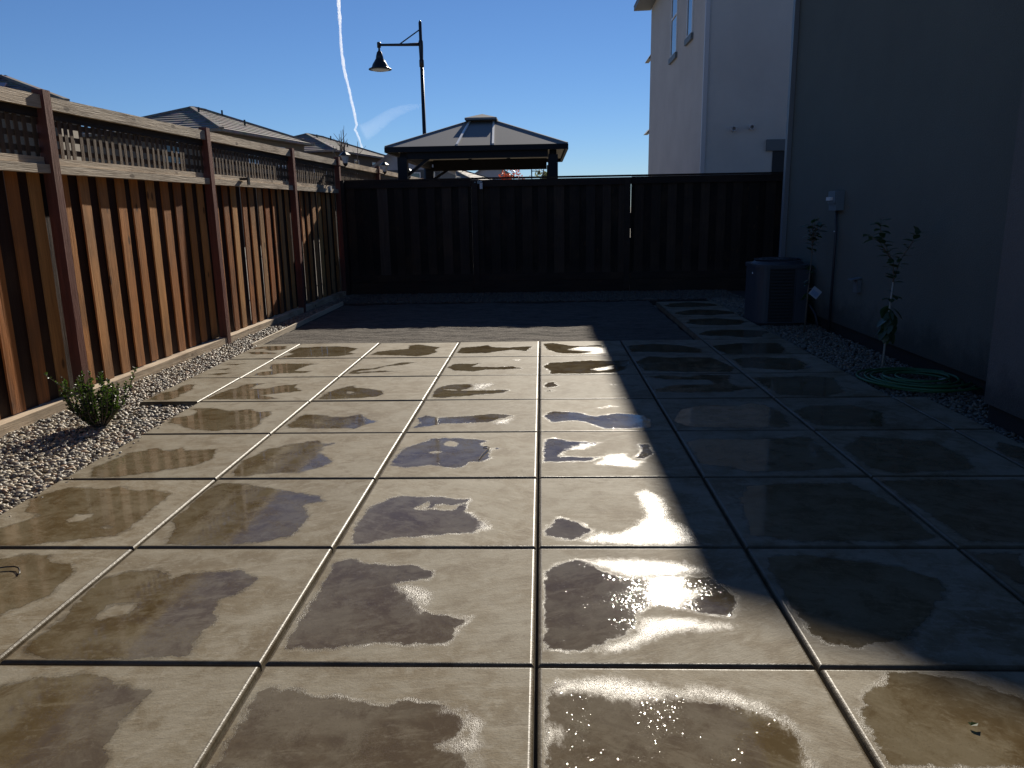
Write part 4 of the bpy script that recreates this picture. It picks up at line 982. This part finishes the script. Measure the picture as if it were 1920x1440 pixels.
# ================================================================== TREES AND PLANTS
def leaf_quad(b, p, d, n, ln, wd):
    p, d, n = Vector(p), Vector(d).normalized(), Vector(n); s_ = d.cross(n).normalized() * wd
    n = s_.cross(d).normalized()
    b.add([p, p + d * ln * .45 + s_ + n * ln * .05, p + d * ln - n * ln * .08, p + d * ln * .45 - s_ + n * ln * .05], [(0, 1, 2), (0, 2, 3)])
def rv(s=1): return Vector((random.gauss(0, s), random.gauss(0, s), random.gauss(0, s)))
def bare_tree(x, y, h, label):
    e = empty('bare_tree', (x, y, 0), label, 'tree')
    MB().tube([(x, y, -.1), (x + .05, y, h * .25), (x, y, h * .5)], [.10, .08, .06], 8).build('trunk', M['bark'], e, smooth=True, world=True)
    for k in range(9):
        a = random.uniform(0, 6.28); s_ = Vector((x, y, h * random.uniform(.3, .5)))
        sp = random.uniform(.25, .75); top = Vector((x + math.cos(a) * sp, y + math.sin(a) * sp, h * random.uniform(.78, 1.0)))
        m_ = s_.lerp(top, .5) + Vector((math.cos(a) * .18, math.sin(a) * .1, 0))
        b = MB().tube([s_, m_, top], [.04, .026, .011], 5)
        for _ in range(4):
            q = m_.lerp(top, random.uniform(.0, .8)); b.tube([q, q + Vector((random.uniform(-.5, .5), random.uniform(-.4, .4), random.uniform(.25, .6)))], [.016, .006], 4)
        b.build('branch', M['bark'], e, world=True)
bare_tree(-9.2, 38.0, 5.5, 'leafless young tree with thin upright branches right of the middle house')
def small_tree(x, y, h, r_, lm, n, label, sz=.13):
    e = empty('small_tree', (x, y, 0), label, 'tree')
    MB().tube([(x, y, -.1), (x, y, h * .6), (x + .05, y, h * .9)], [.07, .05, .015], 7).build('trunk', M['bark'], e, smooth=True, world=True)
    b = MB()
    cl = [(Vector((x, y, h * .72)) + Vector((random.gauss(0, r_ * .45), random.gauss(0, r_ * .4), random.gauss(0, h * .13)))) for _ in range(13)]
    for k in range(n):
        p = random.choice(cl) + rv(r_ * .18); leaf_quad(b, p, rv(), rv(), random.uniform(.7, 1.3) * sz, sz * .4)
    b.build('foliage', lm, e, world=True)
small_tree(-1.55, 45.0, 4.2, .85, M['leafred'], 620, 'small tree with red autumn leaves under the gazebo roof')
small_tree(.12, 45.0, 4.3, .45, M['leafgrey'], 500, 'pale green narrow tree beside the right gazebo post')

# bush in the pebbles
bush = empty('shrub', (-3.32, 5.47, -.04), 'small glossy green shrub in the pebble bed by the fence', 'shrub')
fol = MB(); stm = MB()
for k in range(54):
    a = random.uniform(0, 6.28); sp = random.uniform(.02, .25); hh = random.uniform(.24, .45) * (1 - .15 * sp / .25)
    top = Vector((-3.32 + math.cos(a) * sp, 5.47 + math.sin(a) * sp * .9, -.04 + hh))
    if k == 0: top = Vector((-3.66, 5.42, .38))
    if k == 1: top = Vector((-3.02, 5.52, .40))
    root = Vector((-3.32 + math.cos(a) * .02, 5.47 + math.sin(a) * .02, -.06)); m_ = root.lerp(top, .5) + Vector((math.cos(a) * .05, math.sin(a) * .05, .0))
    stm.tube([root, m_, top], [.005, .004, .002], 5)
    for q in range(64):
        f_ = random.uniform(.22, 1.0); p = (root.lerp(m_, f_ * 2) if f_ < .5 else m_.lerp(top, f_ * 2 - 1))
        d_ = Vector((random.gauss(0, 1), random.gauss(0, 1), random.uniform(.2, 1.2)))
        leaf_quad(fol, p, d_, rv(), random.uniform(.018, .030), random.uniform(.006, .009))
stm.build('stem', M['bark'], bush, world=True); fol.build('foliage', M['leaf'], bush, world=True)

def leaf_object(ln, wd, mm):
    b = MB(); n = 5; c = .18
    prof = [(0, .0), (.25, .75), (.5, 1), (.78, .7), (1, 0)]
    for t_, w_2 in prof:
        z = -.22 * t_ * t_ * ln
        b.v += [(t_ * ln, -wd * w_2, z + .12 * wd * w_2), (t_ * ln, 0, z), (t_ * ln, wd * w_2, z + .12 * wd * w_2)]
    for i in range(4):
        o = i * 3; b.f += [(o, o + 3, o + 4, o + 1), (o + 1, o + 4, o + 5, o + 2)]
    me = bpy.data.meshes.new('leaf'); me.from_pydata(b.v, [], b.f); me.update(); me.materials.append(mm)
    me.polygons.foreach_set('use_smooth', [True] * len(me.polygons))
    return me
LM = {'s': leaf_object(.090, .021, M['leaf2']), 'm': leaf_object(.105, .028, M['leaf2']), 'l': leaf_object(.155, .046, M['leaf2'])}
def leaf_at(e, kind, p, yaw, pitch, roll=0):
    o = bpy.data.objects.new('leaf', LM[kind]); COL.objects.link(o); o.parent = e
    o.location = Vector(p) - Vector(e.location); o.rotation_euler = (roll, pitch, yaw)
def sapling(x, y, label, branches, trunk_top, low, stake):
    e = empty('citrus_sapling', (x, y, -.04), label, 'sapling', 'young citrus trees by the wall')
    tt = Vector(trunk_top)
    MB().tube([(x, y, -.06), (x + (tt.x - x) * .5, y + .005, tt.z * .5), tt], [.010, .009, .007], 7).build('trunk', M['stake'] if stake else M['bark'], e, smooth=True, world=True)
    for br in branches:
        pts = [Vector(q) for q in br]
        MB().tube(pts, [.006] + [.004] * (len(pts) - 2) + [.002], 6).build('branch', M['bark'], e, smooth=True, world=True)
        n = max(5, int(sum((pts[i + 1] - pts[i]).length for i in range(len(pts) - 1)) / .024))
        for k in range(n):
            f_ = (k + .5) / n * (len(pts) - 1); i = min(int(f_), len(pts) - 2)
            p = pts[i].lerp(pts[i + 1], f_ - i)
            leaf_at(e, random.choice('sm'), p, k * 2.4 + random.uniform(-.4, .4), random.uniform(-.7, .25), random.uniform(-.4, .4))
    for (p, kind, yaw, pit) in low: leaf_at(e, kind, p, yaw, pit)
    return e
sx, sy = 3.132, 7.12
low = []
for k in range(18):
    low.append(((sx + .025 + random.gauss(0, .012), sy + random.gauss(0, .01), random.uniform(.36, .60)), 'l', random.uniform(0, 6.28), random.uniform(.3, 1.1)))
for k in range(5):
    low.append(((sx + .03, sy, random.uniform(.62, .80)), 'm', random.uniform(0, 6.28), random.uniform(-.3, .6)))
sapling(sx, sy, 'bare stemmed citrus sapling with forked top behind the coiled hose',
        [[(3.17, sy, .78), (3.15, sy, .98), (3.06, sy, 1.14), (3.02, sy + .02, 1.26), (3.01, sy, 1.36)],
         [(3.16, sy, .80), (3.21, sy, 1.00), (3.30, sy, 1.15), (3.345, sy, 1.27)],
         [(3.13, sy, 1.0), (3.02, sy, 1.15), (2.91, sy, 1.23)]], (3.165, sy, .80), low, True)
sx, sy = 3.208, 9.508
e1 = sapling(sx, sy, 'citrus sapling with white tag in front of the air conditioner',
        [[(3.235, sy, .92), (3.24, sy, 1.12), (3.25, sy, 1.33)], [(3.24, sy, 1.02), (3.20, sy, 1.16), (3.175, sy, 1.27)], [(3.24, sy, 1.04), (3.29, sy, 1.17), (3.345, sy, 1.27)],
         [(3.24, sy, 1.08), (3.23, sy, 1.2), (3.22, sy + .03, 1.31)], [(3.24, sy, 1.1), (3.27, sy, 1.2), (3.29, sy - .03, 1.30)]],
        (3.24, sy, .95), [((3.235, sy, random.uniform(.55, .95)), 's', random.uniform(0, 6.28), random.uniform(-.2, .9)) for _ in range(11)] + [((3.21, sy, random.uniform(.38, .48)), 'm', random.uniform(0, 6.28), random.uniform(.2, .9)) for _ in range(5)], False)
tg = empty('plant_tag', (3.29, 9.47, .39), 'white printed plant tag hanging tilted from the sapling by the air conditioner', 'plant tag')
ang = math.radians(-38); cs, sn = math.cos(ang), math.sin(ang)
def tagbox(b, u0, u1, v0, v1, y0, y1):
    q = lambda u, v, y: (3.295 + u * cs - v * sn, y, .455 + u * sn + v * cs)
    b.hexa([q(u0, v0, y0), q(u1, v0, y0), q(u1, v1, y0), q(u0, v1, y0)], [q(u0, v0, y1), q(u1, v0, y1), q(u1, v1, y1), q(u0, v1, y1)])
    return b
tagbox(MB(), -.06, .06, -.055, .055, 9.465, 9.468).build('card', M['tagm'], tg, world=True)
tagbox(MB(), -.045, .045, -.04, .02, 9.4625, 9.4645).build('print_panel', M['tagb'], tg, world=True)
MB().tube([(3.235, 9.5, .50), (3.25, 9.47, .51), (3.262, 9.466, .505)], .0015, 5).build('string', M['pale'], tg, world=True)

# ================================================================== AC UNIT
ac = empty('air_conditioner', (3.12, 10.45, -.04), 'slate blue grey air conditioner condenser standing by the house wall', 'air conditioner')
A_ = lambda b, n, m, **k: b.build(n, m, ac, world=True, **k)
def rrect(cx, cy, hx, hy, r_, n=6):
    pts = []
    for qx, qy, a0 in ((1, 1, 0), (-1, 1, 90), (-1, -1, 180), (1, -1, 270)):
        for k in range(n + 1):
            a = math.radians(a0 + 90 * k / n); pts.append((cx + qx * (hx - r_) + r_ * math.cos(a), cy + qy * (hy - r_) + r_ * math.sin(a)))
    return pts
A_(MB().box(2.74, 3.50, 10.06, 10.84, -.11, -.01), 'pad', M['found'])
A_(MB().prism(rrect(3.12, 10.45, .345, .36, .15), -.005, .70), 'cabinet', M['ac'])
A_(MB().prism(rrect(3.12, 10.45, .36, .375, .16), .701, .745), 'lid', M['ac'])
gm_ = MB()
for rr_ in (.09, .16, .23, .30):
    gm_.tube([(3.12 + rr_ * math.cos(a), 10.45 + rr_ * math.sin(a), .80 - .0 * rr_) for a in [2 * math.pi * k / 24 for k in range(25)]], .006, 5, cap=False)
for k in range(14):
    a = 2 * math.pi * k / 14
    gm_.tube([(3.12 + .05 * math.cos(a), 10.45 + .05 * math.sin(a), .805), (3.12 + .27 * math.cos(a), 10.45 + .27 * math.sin(a), .80), (3.12 + .33 * math.cos(a), 10.45 + .33 * math.sin(a), .745)], .005, 5)
A_(gm_, 'fan_guard', M['acdark'])
A_(MB().lathe((3.12, 10.45, .745), [(.335, 0), (.30, .035), (.295, .03), (.29, 0)], 28, cap=False), 'fan_ring', M['ac'])
A_(MB().lathe((3.12, 10.45, .79), [(.07, 0), (.07, .02), (.0, .024)], 16), 'fan_hub', M['ac'])
lv = MB()
for k in range(16):
    z = .03 + k * .041
    lv.box(2.93, 3.235, 10.076, 10.0885, z, z + .024)
A_(lv, 'louvre_panel', M['acdark']); 
A_(MB().box(2.925, 3.24, 10.0887, 10.0896, .015, .69), 'panel_back', M['black'])
A_(MB().box(3.255, 3.42, 10.070, 10.0885, .0, .68), 'access_panel', M['ac'])
A_(MB().lathe((2.775, 10.35, .62), [(.012, 0), (.012, .02)], 8), 'badge', M['pale'])
A_(MB().tube([(3.40, 10.2, .25), (3.46, 10.1, .22), (3.50, 10.0, .12), (3.51, 9.9, -.03)], .018, 7), 'refrigerant_line', M['conduit'], smooth=True)

# ================================================================== HOSE
pts = []
hx, hy = 3.225, 6.60
N = 520; turns = 7.5
for k in range(N):
    a = 2 * math.pi * turns * k / N; tn = a / (2 * math.pi)
    rr_ = .50 - .042 * tn + .015 * math.sin(tn * 2.2)
    pts.append((hx + .04 * math.sin(tn * 1.9) + rr_ * math.cos(a + 2.0) * (.98 if tn < 5 else 1), hy + .03 * math.cos(tn * 2.7) + rr_ * math.sin(a + 2.0) * .95, .0 + .012 * (1 + math.sin(a * .5 + tn)) + .004 * tn))
hs = empty('garden_hose', (hx, hy, 0), 'green garden hose lying coiled on the pebbles at the right', 'hose')
MB().tube(pts, .0105, 8).build('hose_coil', M['hose'], hs, smooth=True, world=True)
p_ = Vector(pts[-1]); q_ = (p_ - Vector(pts[-4])).normalized()
MB().tube([p_, p_ + q_ * .03, p_ + q_ * .06], [.013, .016, .016], 10).build('coupling', M['pale'], hs, smooth=True, world=True)

# ================================================================== SMALL DEBRIS
tag(MB().tube([(-2.47, 3.00, .006), (-2.40, 3.022, .010), (-2.355, 3.037, .011), (-2.320, 3.042, .011), (-2.296, 3.034, .010), (-2.273, 3.009, .008), (-2.257, 2.984, .006), (-2.262, 2.968, .005)], .0032, 7).build('wire', M['black'], smooth=True), 'short bent black wire lying on the slab at the left edge', 'wire')
tag(MB().tube([(-.395, 4.514, .006), (-.381, 4.601, .010), (-.361, 4.676, .012), (-.345, 4.745, .010), (-.368, 4.769, .009), (-.385, 4.758, .006)], .003, 6).build('twig', M['bark']), 'thin crooked twig lying in a puddle on the patio', 'twig')
dl = MB()
leaf_quad(dl, (1.235, 2.02, .012), (1, .4, .1), (0, 0, 1), .030, .010); leaf_quad(dl, (1.245, 2.02, .010), (-.5, 1, .2), (0, 0, 1), .02, .008)
tag(dl.build('fallen_leaf', M['leaf']), 'tiny dry leaf on the sunlit slab at the lower right', 'leaf')

# ================================================================== CONTRAIL
def vol(name, dens):
    m = bpy.data.materials.new(name); m.use_nodes = True; nt = m.node_tree; nt.nodes.remove(nt.nodes['Principled BSDF'])
    v = nt.nodes.new('ShaderNodeVolumeScatter'); v.inputs['Color'].default_value = (1, 1, 1, 1); v.inputs['Density'].default_value = dens; v.inputs['Anisotropy'].default_value = .55
    nt.links.new(v.outputs[0], nt.nodes['Material Output'].inputs['Volume']); return m
RAYS = [(-.2640, 1.089, .325), (-.2595, 1.0761, .2678), (-.2583, 1.0701, .2409), (-.2566, 1.0625, .2072), (-.2534, 1.0566, .1802), (-.2467, 1.0507, .1532), (-.2401, 1.0441, .1228), (-.2374, 1.0411, .1093), (-.2400, 1.0400, .104), (-.2355, 1.0382, .0958), (-.2308, 1.0348, .0802), (-.2290, 1.034, .066)]
def trail(name, rays, dist, r0, dens, label, sub=14, wob=.4, jit=.12, sm=2):
    P = [Vector((0, 0, CAMH)) + Vector(q) * dist for q in rays]; pts = []; rs = []
    for i in range(len(P) - 1):
        for k in range(sub):
            f_ = k / sub; p = P[i].lerp(P[i + 1], f_)
            pts.append(p + rv(r0(0) * jit)); tt = (i + f_) / (len(P) - 1); rs.append(r0(tt) * random.uniform(1 - wob, 1 + wob))
    # light smoothing
    rs = [sum(rs[max(0, i - 2):i + 3]) / len(rs[max(0, i - 2):i + 3]) for i in range(len(rs))]
    for _ in range(sm):
        pts = [pts[0]] + [(pts[i - 1] + pts[i] * 2 + pts[i + 1]) / 4 for i in range(1, len(pts) - 1)] + [pts[-1]]
    return tag(MB().tube(pts, rs, 12).build(name, vol(name + '_vapour', dens), smooth=True), label, 'contrail')
trail('contrail', RAYS, 3000, lambda t_: 7.0 - 3.2 * t_, .05, 'bright white contrail running down the sky left of the street lamp')
WS = [(-.2750, 1.047, .112), (-.2572, 1.0458, .118), (-.2300, 1.042, .100), (-.2161, 1.0412, .1056), (-.2022, 1.0444, .1174), (-.1849, 1.0473, .1272), (-.1662, 1.0491, .1316), (-.150, 1.05, .133)]
trail('vapour_wisp', WS[2:], 3400, lambda t_: 34 * (1 - t_) ** .7 + 4, .0010, 'faint curved vapour wisp above the bare tree', sub=10, wob=.0, jit=0, sm=60)
for o in bpy.data.objects:
    if o.type == 'MESH' and not o.data.materials: o.data.materials.append(M['black'])
